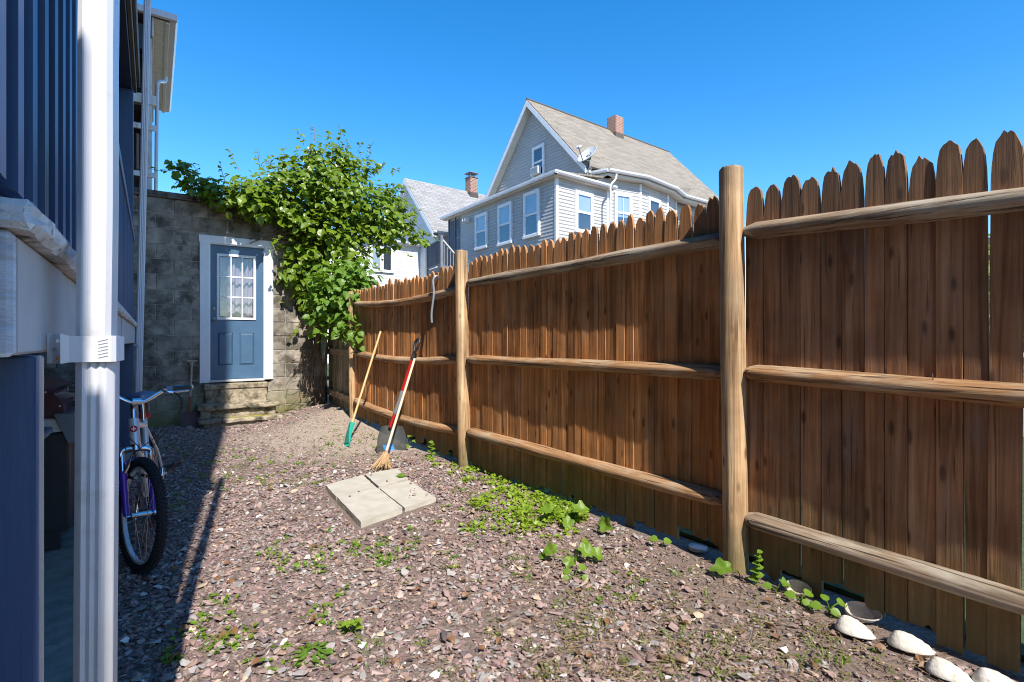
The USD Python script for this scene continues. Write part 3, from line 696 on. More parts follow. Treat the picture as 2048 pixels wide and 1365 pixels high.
gar.part('light_frame', join(WALL.box(l0, l1, FO - .02, FO + .016, m1 - .034, m1), WALL.box(l0, l1, FO - .02, FO + .016, m0, m0 + .034), WALL.box(l0, l0 + .034, FO - .02, FO + .0155, m0 + .034, m1 - .034), WALL.box(l1 - .034, l1, FO - .02, FO + .0155, m0 + .034, m1 - .034)), 'white_paint', under=door)
g0, g1, h0, h1 = l0 + .034, l1 - .034, m0 + .034, m1 - .034
cw, ch = (g1 - g0) / 3, (h1 - h0) / 3
for i in (1, 2):
    gar.part('glazing_bar', WALL.box(g0 + i * cw - .009, g0 + i * cw + .009, FO - .018, FO + .010, h0, h1, .003), 'white_paint', under=door)
for j in (1, 2):
    for i in range(3):
        gar.part('glazing_bar', WALL.box(g0 + i * cw + (.009 if i else 0), g0 + (i + 1) * cw - (.009 if i < 2 else 0), FO - .018, FO + .009, h0 + j * ch - .009, h0 + j * ch + .009, .003), 'white_paint', under=door)
for i in range(3):
    for j in range(3):
        gar.part('pane', WALL.box(g0 + i * cw + .009, g0 + (i + 1) * cw - .009, FO - .012, FO - .008, h0 + j * ch + .009, h0 + (j + 1) * ch - .009, .0005), 'door_glass', under=door)
# gathered curtain behind the glass, hanging short of the bottom
nu, nv = 90, 12
uu, vv = np.meshgrid(np.linspace(g0 - .02, g1 + .02, nu), np.linspace(0, 1, nv))
ph = (uu - g0) * 95 + 2.2 * np.sin((uu - g0) * 11)
oo = FO - 0.10 + 0.017 * np.sin(ph + vv * 1.3) + 0.012 * np.sin(ph * 0.37 + 1)
bot = h0 + 0.05 + 0.018 * np.sin((uu - g0) * 60) + 0.03 * np.cos((uu - (g0 + g1) / 2) * 12)
zz = h1 + .03 - vv * (h1 + .03 - bot)
V = np.stack([uu, oo, zz], -1).reshape(-1, 3)
ii = (np.arange(nv - 1)[:, None] * nu + np.arange(nu - 1)[None]).ravel()
gar.part('curtain', WALL.put((V, np.stack([ii, ii + 1, ii + nu + 1, ii + nu], 1))), 'curtain_cloth', under=door, smooth=True)
knob = [(0.0, 0.0), (0.030, 0.0), (0.030, 0.008), (0.012, 0.012), (0.012, 0.03), (0.024, 0.038), (0.028, 0.05), (0.022, 0.062), (0.0, 0.066)]
bolt = [(0.0, 0.0), (0.029, 0.0), (0.029, 0.012), (0.022, 0.018), (0.018, 0.024), (0.0, 0.025)]
for nm, prof, zk in (('door_knob', knob, e0 + 0.85), ('deadbolt', bolt, e0 + 1.0)):
    m = xform(lathe(prof, 20), rotm([1, 0, 0], -math.pi / 2))
    m = move(m, (d0 + 0.045, FO, zk))
    gar.part(nm, WALL.put(m), 'lid_grey', under=door, smooth=40)

# ------------------------------------------------------------------ concrete steps below the door
st = Thing('concrete_steps', 'mossy worn concrete steps below the blue garage door', 'steps', WALL.pt(0.35, 0, 0.3))
def rough_block(a0, a1, o0, o1, z0, z1, amp=0.008, fq=16, res=0.035, seed=0):
    m = trimesh.Trimesh(*cbox((a0, o0, z0), (a1, o1, z1), 0.012), process=False).subdivide_to_size(res)
    vv = np.array(m.vertices)
    vv = vv + amp * 2 * np.stack([meshkit.fbm(vv * fq + s, 3, seed + s) - 0.5 for s in (0, 1, 2)], 1)
    return WALL.put((vv, np.array(m.faces)))
aL1, aR1 = WALL.a_of(407), WALL.a_of(537, 0.10)
st.part('door_sill', rough_block(aL1, aR1, 0.0, 0.10, 0.475, 0.555, .005), 'step_concrete', smooth=40)
st.part('riser', rough_block(aL1 + .01, aR1 - .012, 0.0, 0.085, 0.25, 0.474, .004), 'step_concrete', smooth=40)
st.part('tread', rough_block(WALL.a_of(396, .40), WALL.a_of(559, .40), 0.0, 0.40, 0.222, 0.285, .016, seed=3), 'step_concrete', smooth=40)
st.part('riser', rough_block(WALL.a_of(400, .37), WALL.a_of(553, .37), 0.0, 0.335, 0.10, 0.224, .008, seed=5), 'step_concrete', smooth=40)
st.part('tread', rough_block(WALL.a_of(396, .50), WALL.a_of(566, .50), 0.0, 0.52, 0.052, 0.108, .014, seed=7), 'step_concrete', smooth=40)
st.part('riser', rough_block(WALL.a_of(399, .48), WALL.a_of(560, .48), 0.0, 0.475, -0.12, 0.054, .006, seed=9), 'step_concrete', smooth=40)
st.part('moss_strip', rough_block(WALL.a_of(455, .42), WALL.a_of(545, .42), 0.352, 0.42, 0.098, 0.113, .008, 30, 0.02, seed=11), 'step_moss', smooth=40)

# ------------------------------------------------------------------ fence
def picket_mesh(w, zb, zt, r, tip=0.17):
    """one dog-eared stockade board in local x (width), y (thickness), z"""
    hw = w / 2
    left = [(-hw, zt - tip), (-hw * 0.96, zt - tip * .68), (-hw * .86, zt - tip * .38), (-hw * .70, zt - tip * .16), (-hw * .42, zt - tip * .03 - 0.006 * r.random())]
    right = [(-x, y + r.normal(0, .004)) for x, y in left[::-1]]
    mid = [(-hw * .2, zt + r.normal(0, 0.007)), (0.02 * hw, zt + r.normal(-.004, 0.008)), (hw * .2, zt + r.normal(0, 0.007))]
    nb = 4
    bottom = [(hw - w * i / nb, zb + r.normal(0, 0.008)) for i in range(nb + 1)]
    pts = left + mid + right + bottom
    poly = Polygon(pts).buffer(0)
    if poly.geom_type != 'Polygon':
        poly = max(poly.geoms, key=lambda g: g.area)
    v, f = extrude(poly, 0.018)
    return np.stack([v[:, 0], -0.018 + v[:, 2], v[:, 1]], 1), f[:, ::-1]

def log_rail(fr, a0, a1, z0, z1, r, sag=0.0, rad=0.041, taper0=True, taper1=True, o=0.0, half=True, nseg=34):
    t = np.linspace(0, 1, nseg)
    a = a0 + (a1 - a0) * t
    zc = z0 + (z1 - z0) * t - sag * 4 * t * (1 - t)
    R = rad * (1 + 0.16 * (meshkit.noise(np.stack([a * 2.5, 0 * a + z0 * 9, 0 * a], -1), 5) - 0.5))
    L_ = abs(a1 - a0)
    if taper0: R = R * np.clip(0.55 + t * L_ / 0.16, 0, 1)
    if taper1: R = R * np.clip(0.55 + (1 - t) * L_ / 0.16, 0, 1)
    k = 12
    th = np.linspace(-0.5, 0.5, k) * np.pi if half else np.arange(k) / k * 2 * np.pi
    V = []
    for i in range(nseg):
        rr = R[i] * (1 + 0.09 * (meshkit.noise(np.stack([0 * th + a[i] * 1.5, np.cos(th) * 3.1 + z0 * 3, np.sin(th) * 3.1], -1), 8) - 0.5) + 0.05 * (meshkit.noise(np.stack([0 * th + a[i] * 9, np.cos(th) * 6, np.sin(th) * 6], -1), 3) - 0.5))
        V.append(np.stack([0 * th + a[i], o + rr * np.cos(th) * 1.60, zc[i] + rr * np.sin(th)], 1))
    V = np.vstack(V); F = []
    kk = k if half else k
    for i in range(nseg - 1):
        for j in range(k - 1 + (0 if half else 1)):
            p, q_ = i * k + j, i * k + (j + 1) % k
            F += [(p, q_, q_ + k), (p, q_ + k, p + k)]
        if half:
            p, q_ = i * k + k - 1, i * k
            F += [(p, q_, q_ + k), (p, q_ + k, p + k)]
    V = np.vstack([V, V[:k].mean(0), V[-k:].mean(0)])
    c0, c1 = len(V) - 2, len(V) - 1
    for j in range(k):
        F += [(c0, (j + 1) % k, j), (c1, (nseg - 1) * k + j, (nseg - 1) * k + (j + 1) % k)]
    m = xform((V, np.array(F)), fr.M())
    t_ = trimesh.Trimesh(*m, process=False)
    vol = t_.volume
    return (m[0], m[1][:, ::-1]) if vol < 0 else m

def fence_panel(fr, length, label, a_start, a_end, w_mean, ztop, zbot, rails, mat_name, rail_mats, seed, sag=0.0, tip=0.17, flat_rails=False, jt=0.014):
    T = Thing('wooden_fence', label, 'fence', fr.pt(length / 2, 0))
    r = np.random.default_rng(seed)
    a = a_start
    while a < a_end - 0.02:
        w = min(w_mean * r.uniform(0.86, 1.13), a_end - a)
        gap = abs(r.normal(0.0022, 0.0022)) + (0.006 if r.random() < 0.12 else 0)
        s = (a + w / 2) / length
        zt = ztop[0] + (ztop[1] - ztop[0]) * s - sag * 0.3 * 4 * s * (1 - s) + r.normal(0, jt)
        zb = zbot[0] + (zbot[1] - zbot[0]) * s + r.normal(0, 0.018) + (0.05 if r.random() < .1 else 0)
        m = picket_mesh(w - gap, zb, zt, r, tip)
        M_ = rotm([0, 0, 1], r.normal(0, 0.035)) @ rotm([0, 1, 0], r.normal(0, 0.004), (0, 0, 1.0))
        m = xform(m, M_)
        m = move(m, (a + w / 2, r.normal(0, 0.0025), 0))
        T.part('picket', fr.put(m), mat_name)
        a += w
    for (z0, z1), rm in zip(rails, rail_mats):
        if flat_rails:
            T.part('rail', fr.box(0.03, length - 0.02, 0.0, 0.04, z0 - .045, z0 + .045), rm)
        else:
            T.part('rail', log_rail(fr, 0.035, length - 0.035, z0, z1, r, sag), rm, smooth=50)
    return T
fp1 = fence_panel(FENCE1, LEN1, 'nearest wooden fence panel on the right, dark brown boards', 0.040, LEN1 - 0.06, 0.083, (1.925, 1.785), (0.035, 0.012), [(1.695, 1.545), (0.995, 0.925), (0.27, 0.262)], 'fence_wood_dark', ['rail_wood_grey_near', 'rail_wood_near', 'rail_wood_grey_near'], 31)
fp2 = fence_panel(FENCE2, LEN2, 'middle wooden fence panel between the two tall round posts', 0.035, LEN2 - 0.022, 0.083, (1.905, 1.885), (0.065, 0.0), [(1.675, 1.675), (0.985, 0.985), (0.325, 0.325)], 'fence_wood', ['rail_wood_grey_middle', 'rail_wood_middle', 'rail_wood_middle'], 32)
fp3 = fence_panel(FENCE3, LEN3, 'far wooden fence panel with sagging rails behind the leaning tools', 0.012, LEN3 - 0.03, 0.084, (1.875, 1.825), (0.02, 0.16), [(1.640, 1.640), (0.985, 1.0), (0.315, 0.375)], 'fence_wood', ['rail_wood_far', 'rail_wood_far', 'rail_wood_far'], 33, sag=0.055, tip=0.13, jt=0.02)
fp4 = fence_panel(FENCE4, LEN4, 'pale weathered fence panel beside the green drainpipe in the corner', 0.04, LEN4 - 0.02, 0.098, (1.84, 1.84), (0.16, 0.20), [(1.52, 1.52), (0.99, 0.99), (0.36, 0.36)], 'fence_wood_pale', ['rail_wood', 'rail_wood', 'rail_wood'], 34, flat_rails=True)
fp4_nails = None
# a nail standing in the middle rail of the near panel
na = FENCE1.a_of(1868, .03)
nz = 0.995 + (0.925 - 0.995) * na / LEN1 + 0.03
fp1.part('nail', sweep([FENCE1.pt(na, nz - .02, .03), FENCE1.pt(na - .004, nz + .028, .034)], 0.0022, 8), 'bright_metal')
def log_post(name, label, base, top, r0, r1, seed, group=None, mat_name='post_wood'):
    T = Thing(name, label, 'fence post', base)
    n_, k = 30, 20
    t = np.linspace(0, 1, n_)
    ax = np.asarray(base) + t[:, None] * (np.asarray(top) - np.asarray(base)) 
    th = np.arange(k) / k * 2 * np.pi
    V = []
    for i in range(n_):
        rr = (r0 + (r1 - r0) * t[i]) * (1 + 0.07 * (meshkit.noise(np.stack([np.cos(th) * 2 + seed, np.sin(th) * 2, 0 * th + t[i] * 3], -1), seed) - .5) + 0.03 * (meshkit.noise(np.stack([np.cos(th) * 6 + seed, np.sin(th) * 6, 0 * th + t[i] * 5], -1), seed) - .5))
        V.append(ax[i] + np.stack([rr * np.cos(th), rr * np.sin(th), 0 * th], 1))
    # chamfered, uneven top
    V[-1] = ax[-1] + (V[-1] - ax[-1]) * 0.93
    V[-2][:, 2] = V[-1][:, 2] - 0.012
    V[-1][:, 2] += 0.006 * (meshkit.noise(np.stack([np.cos(th) * 3, np.sin(th) * 3, 0 * th + seed], -1), 2) - .5)
    V = np.vstack(V + [ax[-1:] + [0, 0, 0.004]])
    F = []
    for i in range(n_ - 1):
        for j in range(k):
            p, q_ = i * k + j, i * k + (j + 1) % k
            F += [(p, q_, q_ + k), (p, q_ + k, p + k)]
    c = len(V) - 1
    for j in range(k):
        F.append((c, (n_ - 1) * k + j, (n_ - 1) * k + (j + 1) % k))
    T.part('log', (V, np.array(F)), mat_name, smooth=40)
    return T
log_post('fence_post', 'tallest nearest round log post in the wooden fence', (POST1[0] + .006, POST1[1], -0.1), (POST1[0] - .020, POST1[1], 2.018), 0.061, 0.059, 1)
log_post('fence_post', 'round log post between the middle and far fence panels', (POST2[0] + .004, POST2[1], -0.1), (POST2[0] - .035, POST2[1], 1.975), 0.061, 0.060, 2)
log_post('fence_post', 'slim corner fence post below the vine', (CORNER[0], CORNER[1], 0.0), (CORNER[0] - .03, CORNER[1], 1.80), 0.042, 0.040, 3)
log_post('fence_post', 'end fence post close to the camera beyond the right edge', (END1[0], END1[1], -0.1), (END1[0], END1[1], 1.97), 0.061, 0.060, 4)
# ------------------------------------------------------------------ the house whose deck stands on the left
hs = Thing('deck_house', 'blue painted house with raised railed deck along the left', 'house', HOUSE.pt(3.0, 0, -2.0))
AE = 6.08                                                            # far end of the deck
ZC = 1.345                                                           # top of the cap board
hs.part('front_rim_board', HOUSE.box(-0.035, -0.002, -2.2, 0.0, 1.128, 1.302, .006), 'peeling_paint')
for i, (a0, a1) in enumerate(((0.0, 0.46), (0.463, 3.1), (3.103, AE))):
    hs.part('rim_board', HOUSE.box(a0, a1, -0.04, 0.0 - 0.004 * (i == 1), 1.130, 1.300, .004), 'grey_paint')
def ragged_cap(a0, a1, o0, o1, z0, z1, seed):
    m = trimesh.Trimesh(*cbox((a0, o0, z0), (a1, o1, z1), 0.010), process=False).subdivide_to_size(0.022)
    vv = np.array(m.vertices)
    edge = sstep(vv[:, 1], o1 - 0.05, o1)
    vv[:, 1] -= edge * 0.020 * meshkit.fbm(vv * np.array([26, 5, 40]), 3, seed)
    vv[:, 2] += 0.008 * (meshkit.fbm(vv * 24, 3, seed + 2) - .5)
    fe = sstep(-vv[:, 0], -(a0 + 0.03), -a0)
    vv[:, 0] += fe * 0.015 * meshkit.fbm(vv * 30, 3, seed + 5)
    return HOUSE.put((vv, np.array(m.faces)))
hs.part('cap_board', ragged_cap(-0.055, 0.80, -0.40, 0.036, 1.302, ZC, 3), 'cap_paint', smooth=40)
hs.part('cap_board', ragged_cap(0.803, 3.3, -0.40, 0.034, 1.302, ZC, 13), 'cap_paint', smooth=40)
hs.part('cap_board', ragged_cap(3.303, AE + .02, -0.40, 0.034, 1.304, ZC, 23), 'cap_paint', smooth=40)
hs.part('deck_floor', HOUSE.box(0.0, AE, -2.2, -0.405, 1.265, 1.30), 'grey_paint')
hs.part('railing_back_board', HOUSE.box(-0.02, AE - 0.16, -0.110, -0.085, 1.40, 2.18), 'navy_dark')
hs.part('bottom_rail', HOUSE.box(-0.02, AE - 0.16, -0.105, -0.062, 1.352, 1.405), 'grey_paint')
hs.part('hand_rail', HOUSE.box(-0.03, AE - 0.14, -0.11, 0.006, 2.20, 2.245), 'navy_paint_light')
# balusters with slanted feet
ab = -0.075
k = 0
while ab < AE - 0.2:
    w = 0.042
    poly = Polygon([(-0.046, 1.396), (-0.006, 1.369), (-0.006, 2.198), (-0.046, 2.198)])
    v, f = extrude(poly, w)
    m = np.stack([ab + v[:, 2], v[:, 0], v[:, 1]], 1)
    bm = HOUSE.put((m, f))
    hs.part('baluster', bm, 'navy_paint')
    ab += 0.118 + rng.normal(0, 0.003); k += 1
# posts
hs.part('post', HOUSE.box(AE - 0.135, AE, -0.155, -0.012, 0.03, 3.84, .006), 'navy_paint')
hs.part('post', HOUSE.box(3.15, 3.29, -0.20, -0.065, 0.03, 1.128, .006), 'navy_paint')
hs.part('skirt_panel', HOUSE.box(0.10, 0.128, -2.0, 0.006, 0.0, 1.126, .003), 'navy_paint')
hs.part('skirt_board', HOUSE.box(0.1285, 0.152, -0.09, 0.0095, 0.0, 1.126, .003), 'board_edge')
hs.part('far_skirt_panel', HOUSE.box(AE - 0.18, AE - 0.137, -0.36, -0.018, 0.031, 1.128, .003), 'navy_paint')
# upper storeys, mostly out of view; wall height set to shade the garage
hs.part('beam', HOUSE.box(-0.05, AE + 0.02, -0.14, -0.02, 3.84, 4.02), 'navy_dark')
hs.part('fascia', HOUSE.box(0.06, AE + 0.04, -0.018, 0.016, 3.87, 4.06), 'fascia_brown')
hs.part('fascia', HOUSE.box(0.10, AE + 0.06, 0.017, 0.045, 3.95, 4.16), 'fascia_brown')
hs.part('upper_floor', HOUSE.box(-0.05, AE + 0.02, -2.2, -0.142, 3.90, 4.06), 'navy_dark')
hs.part('upper_wall', HOUSE.box(-0.05, AE, -2.2, -0.03, 4.161, 12.2), 'navy_paint')
hs.part('end_wall', HOUSE.box(-0.05, 0.0, -2.2, -0.09, 2.25, 3.86), 'navy_paint')  # out of view, keeps sun patches off the gravel beside the deck
hs.part('roof', HOUSE.box(-0.06, AE + 0.2, -9.0, -0.02, 12.22, 12.4), 'fascia_brown')
hs.part('entry_wall', join(HOUSE.box(-1.15, -1.11, -1.0, -0.105, -0.1, 2.55), HOUSE.box(-1.15, -1.112, -1.0, -0.13, 2.55, 3.2)), 'navy_paint')  # out of view, stepped to shade the downspout and the nearest gravel
hs.part('house_wall', join(HOUSE.box(-1.6, -1.15, -2.2, -0.225, -0.1, 12.2), HOUSE.box(-1.15, -1.10, -2.2, -0.165, -0.1, 12.2)), 'navy_paint')  # out of view, placed to shade the deck corner and balusters
hs.part('house_wall', HOUSE.box(-9.0, AE + 0.4, -9.0, -2.21, -0.1, 12.2), 'navy_paint')
hs.part('porch_post', HOUSE.box(0.005, 0.10, -0.155, -0.06, 2.25, 3.84), 'navy_paint')

# ------------------------------------------------------------------ downspouts
def spout_section(w, d, amp=0.0022):
    """outline of a corrugated rectangular pipe, w wide (x), d deep (y), centred"""
    pts = []
    c = 0.008
    def side(p, q, nrm, n=3):
        p, q = np.array(p), np.array(q)
        L_ = np.linalg.norm(q - p)
        ts = np.linspace(0, 1, 4 * n + 1)
        for t in ts:
            bump = amp * math.sin(t * n * 2 * math.pi) if 0 < t < 1 else 0
            pts.append(p + (q - p) * t + np.array(nrm) * bump)
    hw, hd = w / 2, d / 2
    side((-hw + c, -hd), (hw - c, -hd), (0, -1)); side((hw, -hd + c), (hw, hd - c), (1, 0)); side((hw - c, hd), (-hw + c, hd), (0, 1)); side((-hw, hd - c), (-hw, -hd + c), (-1, 0))
    return np.array(pts)
def spout(centres, yaws, w, d, amp=0.0022):
    sec = spout_section(w, d, amp)
    V, F = [], []
    k = len(sec)
    for c, (ya, s) in zip(centres, yaws):
        ca, sa = math.cos(ya), math.sin(ya)
        x, y = sec[:, 0] * s, sec[:, 1] * s
        V.append(np.stack([c[0] + x * ca - y * sa, c[1] + x * sa + y * ca, 0 * x + c[2]], 1))
    for i in range(len(centres) - 1):
        a = i * k + np.arange(k); b = i * k + (np.arange(k) + 1) % k
        F.append(np.stack([a, b, b + k], 1)); F.append(np.stack([a, b + k, a + k], 1))
    V = np.vstack(V + [np.array(centres[0])[None], np.array(centres[-1])[None]])
    a = np.arange(k); b = (a + 1) % k; n0, n1 = len(V) - 2, len(V) - 1; last = (len(centres) - 1) * k
    F.append(np.stack([np.full(k, n0), b, a], 1)); F.append(np.stack([np.full(k, n1), last + a, last + b], 1))
    return V, np.vstack(F)
YAW_H = math.atan2(HOUSE.n[1], HOUSE.n[0])                           # outward axis of the house
ds = Thing('downspout', 'large white metal downspout strapped to the deck at left front', 'downspout', HOUSE.pt(0.39, 0, 0.06))
Yd = 1.0
def dsp(px, z, Y=Yd):
    return np.array([(px - CX) / FPX * Y, Y, z])
yw = YAW_H - 0.10
up_z = np.linspace(1.135, 4.2, 12); lo_z = np.linspace(0.0, 1.16, 8)
WD, DD = 0.052, 0.080
ds.part('upper_pipe', spout([dsp(198 - 4 * (z < 1.3), z) + np.array([max(0, z - 1.75) * .014, 0, 0]) for z in up_z], [(yw, 1.0)] * len(up_z), WD, DD, 0.0007), 'white_metal', smooth=25)
ds.part('lower_pipe', spout([dsp(194 - 8 * (1.16 - z), z) + np.array([.0, .004, 0]) for z in lo_z], [(yw, 1.07)] * len(lo_z), WD, DD), 'white_metal', smooth=25)
# strap round the pipe and on to the rim board
cs = dsp(195, 1.135)
ca, sa = math.cos(yw), math.sin(yw)
def loc(x, y, z):
    return np.array([cs[0] + x * ca - y * sa, cs[1] + x * sa + y * ca, z])
hw, hd = WD / 2 + .006, DD / 2 + .006
path = [HOUSE.pt(0.235, 1.0, 0.004), HOUSE.pt(0.245, 1.0, 0.010), loc(-hw - .010, -hd - .006, 0), loc(-hw, -hd - .002, 0), loc(hw - .004, -hd, 0), loc(hw + .001, -hd + .004, 0), loc(hw + .001, hd, 0)]
V, F = [], []
for i, p in enumerate(path):
    zt = 1.159 + (0.004 if i < 3 else 0); zb = 1.112 - (0.002 if i < 3 else 0)
    nxt = path[min(i + 1, len(path) - 1)] - path[max(i - 1, 0)]
    nn = np.array([nxt[1], -nxt[0], 0]); nn /= np.linalg.norm(nn) + 1e-9
    for q in (p + nn * .0018, p - nn * .0018):
        V.append([q[0], q[1], zt]); V.append([q[0], q[1], zb])
for i in range(len(path) - 1):
    b = 4 * i
    for (m_, n_) in ((0, 1), (1, 3), (3, 2), (2, 0)):
        F += [(b + m_, b + n_, b + 4 + n_), (b + m_, b + 4 + n_, b + 4 + m_)]
F += [(0, 2, 3), (0, 3, 1)]
sp = ds.part('strap', (np.array(V), np.array(F)), 'white_metal')
mid = (np.array(path[1]) + np.array(path[2])) / 2
scr = lathe([(0, 0.004), (0.003, 0.0035), (0.0035, 0.001), (0.0035, 0.0)], 12)
fdir = (path[2] - path[1]); fdir[2] = 0; fdir /= np.linalg.norm(fdir); fn = np.array([fdir[1], -fdir[0], 0])
Rm = np.eye(4); Rm[:3, 0] = fdir; Rm[:3, 1] = [0, 0, 1]; Rm[:3, 2] = fn
for q, zz_, mt in ((0.45, 1.135, 'grey_plastic'), (0.78, 1.150, 'white_metal'), (0.9, 1.119, 'rust_spot')):
    M_ = Rm.copy(); M_[:3, 3] = path[1] * (1 - q) + path[2] * q + fn * .0018; M_[2, 3] = zz_
    ds.part('screw', xform(scr, M_), mt, under=sp)
for i in range(6):
    q0 = loc(hw * .28, -hd - .0022, 1.120 + i * .006); q1 = loc(hw * .72, -hd - .0022, 1.124 + i * .006)
    ds.part('strap_ridge', sweep([q0, q1], .0016, 6), 'white_metal', under=sp)

fd_ = Thing('downspout', 'slim white downspout at the far corner post of the blue deck', 'downspout', HOUSE.pt(AE + .1, 0, 0.1))
Yf = 5.78
zs = np.linspace(0.25, 6.5, 10)
fd_.part('pipe', spout([at(277 + (z - .6) * 4.2, 0, Yf) * [1, 1, 0] + [0, 0, z] for z in zs], [(YAW_H, 1.0)] * 10, 0.062, 0.075), 'white_metal', smooth=25)
c = at(268, 690, Yf - .05)
fd_.part('strap', xform(cbox((-.10, -.005, -.012), (.055, .005, .012), .002), trimesh.transformations.translation_matrix(c) @ rotm([0, 0, 1], math.radians(0)) @ rotm([0, 1, 0], 0.12)), 'white_metal')
gp = Thing('downspout', 'pale green drainpipe at the garage corner under the vine', 'drainpipe', WALL.pt(1.5, 0.25, 0.12))
gc = WALL.a_of(648, 0.10)
zs = np.linspace(0.42, 2.9, 8)
gp.part('pipe', spout([WALL.pt(gc, z, 0.10 + .01 * math.sin(z * 2)) for z in zs], [(math.atan2(WALL.d[1], WALL.d[0]), 1.0)] * 8, 0.075, 0.06), 'green_pipe', smooth=25)
gp.part('boot', WALL.put(move(lathe([(.052, -.22), (.052, .0), (.045, .03)], 16), (gc, .10, .44))), 'black_plastic', smooth=40)

# ------------------------------------------------------------------ barbecue under the deck
gb = Thing('barbecue', 'dark barbecue with maroon hood stored under the deck', 'barbecue', (-2.62, 3.0, 0.03))
GF = Frame((-2.27, 2.79), HOUSE.d, HOUSE.n)                           # a along the deck, o outwards
def gbox(*q, **k_):
    return GF.box(*q, **k_)
gb.part('cabinet', gbox(0.12, 0.95, -0.60, -0.06, 0.13, 0.66, c=.01), 'black_plastic')
gb.part('foot', gbox(0.14, 0.20, -0.56, -0.10, 0.03, 0.13), 'black_plastic')
gb.part('foot', gbox(0.87, 0.93, -0.56, -0.10, 0.03, 0.13), 'black_plastic')
V = np.array([GF.pt(a, z, o) for a in (0.10, 0.97) for (o, z) in ((-0.06, .60), (0.02, .62), (-0.04, .76), (-0.12, .76))])
F = [(0, 1, 2), (0, 2, 3), (4, 6, 5), (4, 7, 6)] + [q for i in range(4) for q in ((i, 4 + i, 4 + (i + 1) % 4), (i, 4 + (i + 1) % 4, (i + 1) % 4))]
gb.part('control_panel', (V, np.array(F)[:, ::-1]), 'grey_plastic')
for i in range(5):
    gb.part('vent_slot', gbox(0.116, 0.1195, -0.40, -0.20, 0.50 + .025 * i, 0.512 + .025 * i, c=.001), 'iron_grey')
gb.part('firebox', gbox(0.13, 0.94, -0.56, -0.08, 0.662, 0.735, c=.01), 'ac_white')
th = np.linspace(0, np.pi, 14)
prof = [(-0.32 + 0.24 * math.cos(t) , 0.737 + 0.20 * math.sin(t) ** 0.8) for t in th]
hoodp = Polygon(prof)
v, f = extrude(hoodp, 0.78)
hd_ = gb.part('hood', GF.put((np.stack([0.145 + v[:, 2], v[:, 0], v[:, 1]], 1), f)), 'maroon_enamel', smooth=30)
gb.part('handle', sweep([GF.pt(0.25, .80, -.06), GF.pt(0.25, .81, -.015), GF.pt(.82, .81, -.015), GF.pt(.82, .80, -.06)], .012, 8), 'black_plastic', under=hd_)
for i in range(6):
    t = math.pi * (i + .5) / 6
    gb.part('rivet', move(trimesh.creation.icosphere(1, .007), GF.pt(.143, .737 + .185 * math.sin(t) ** .8, -.32 + .225 * math.cos(t))), 'bright_metal', under=hd_)
gb.part('side_shelf', gbox(-0.16, 0.10, -0.55, -0.12, 0.665, 0.70, c=.01), 'grey_plastic')

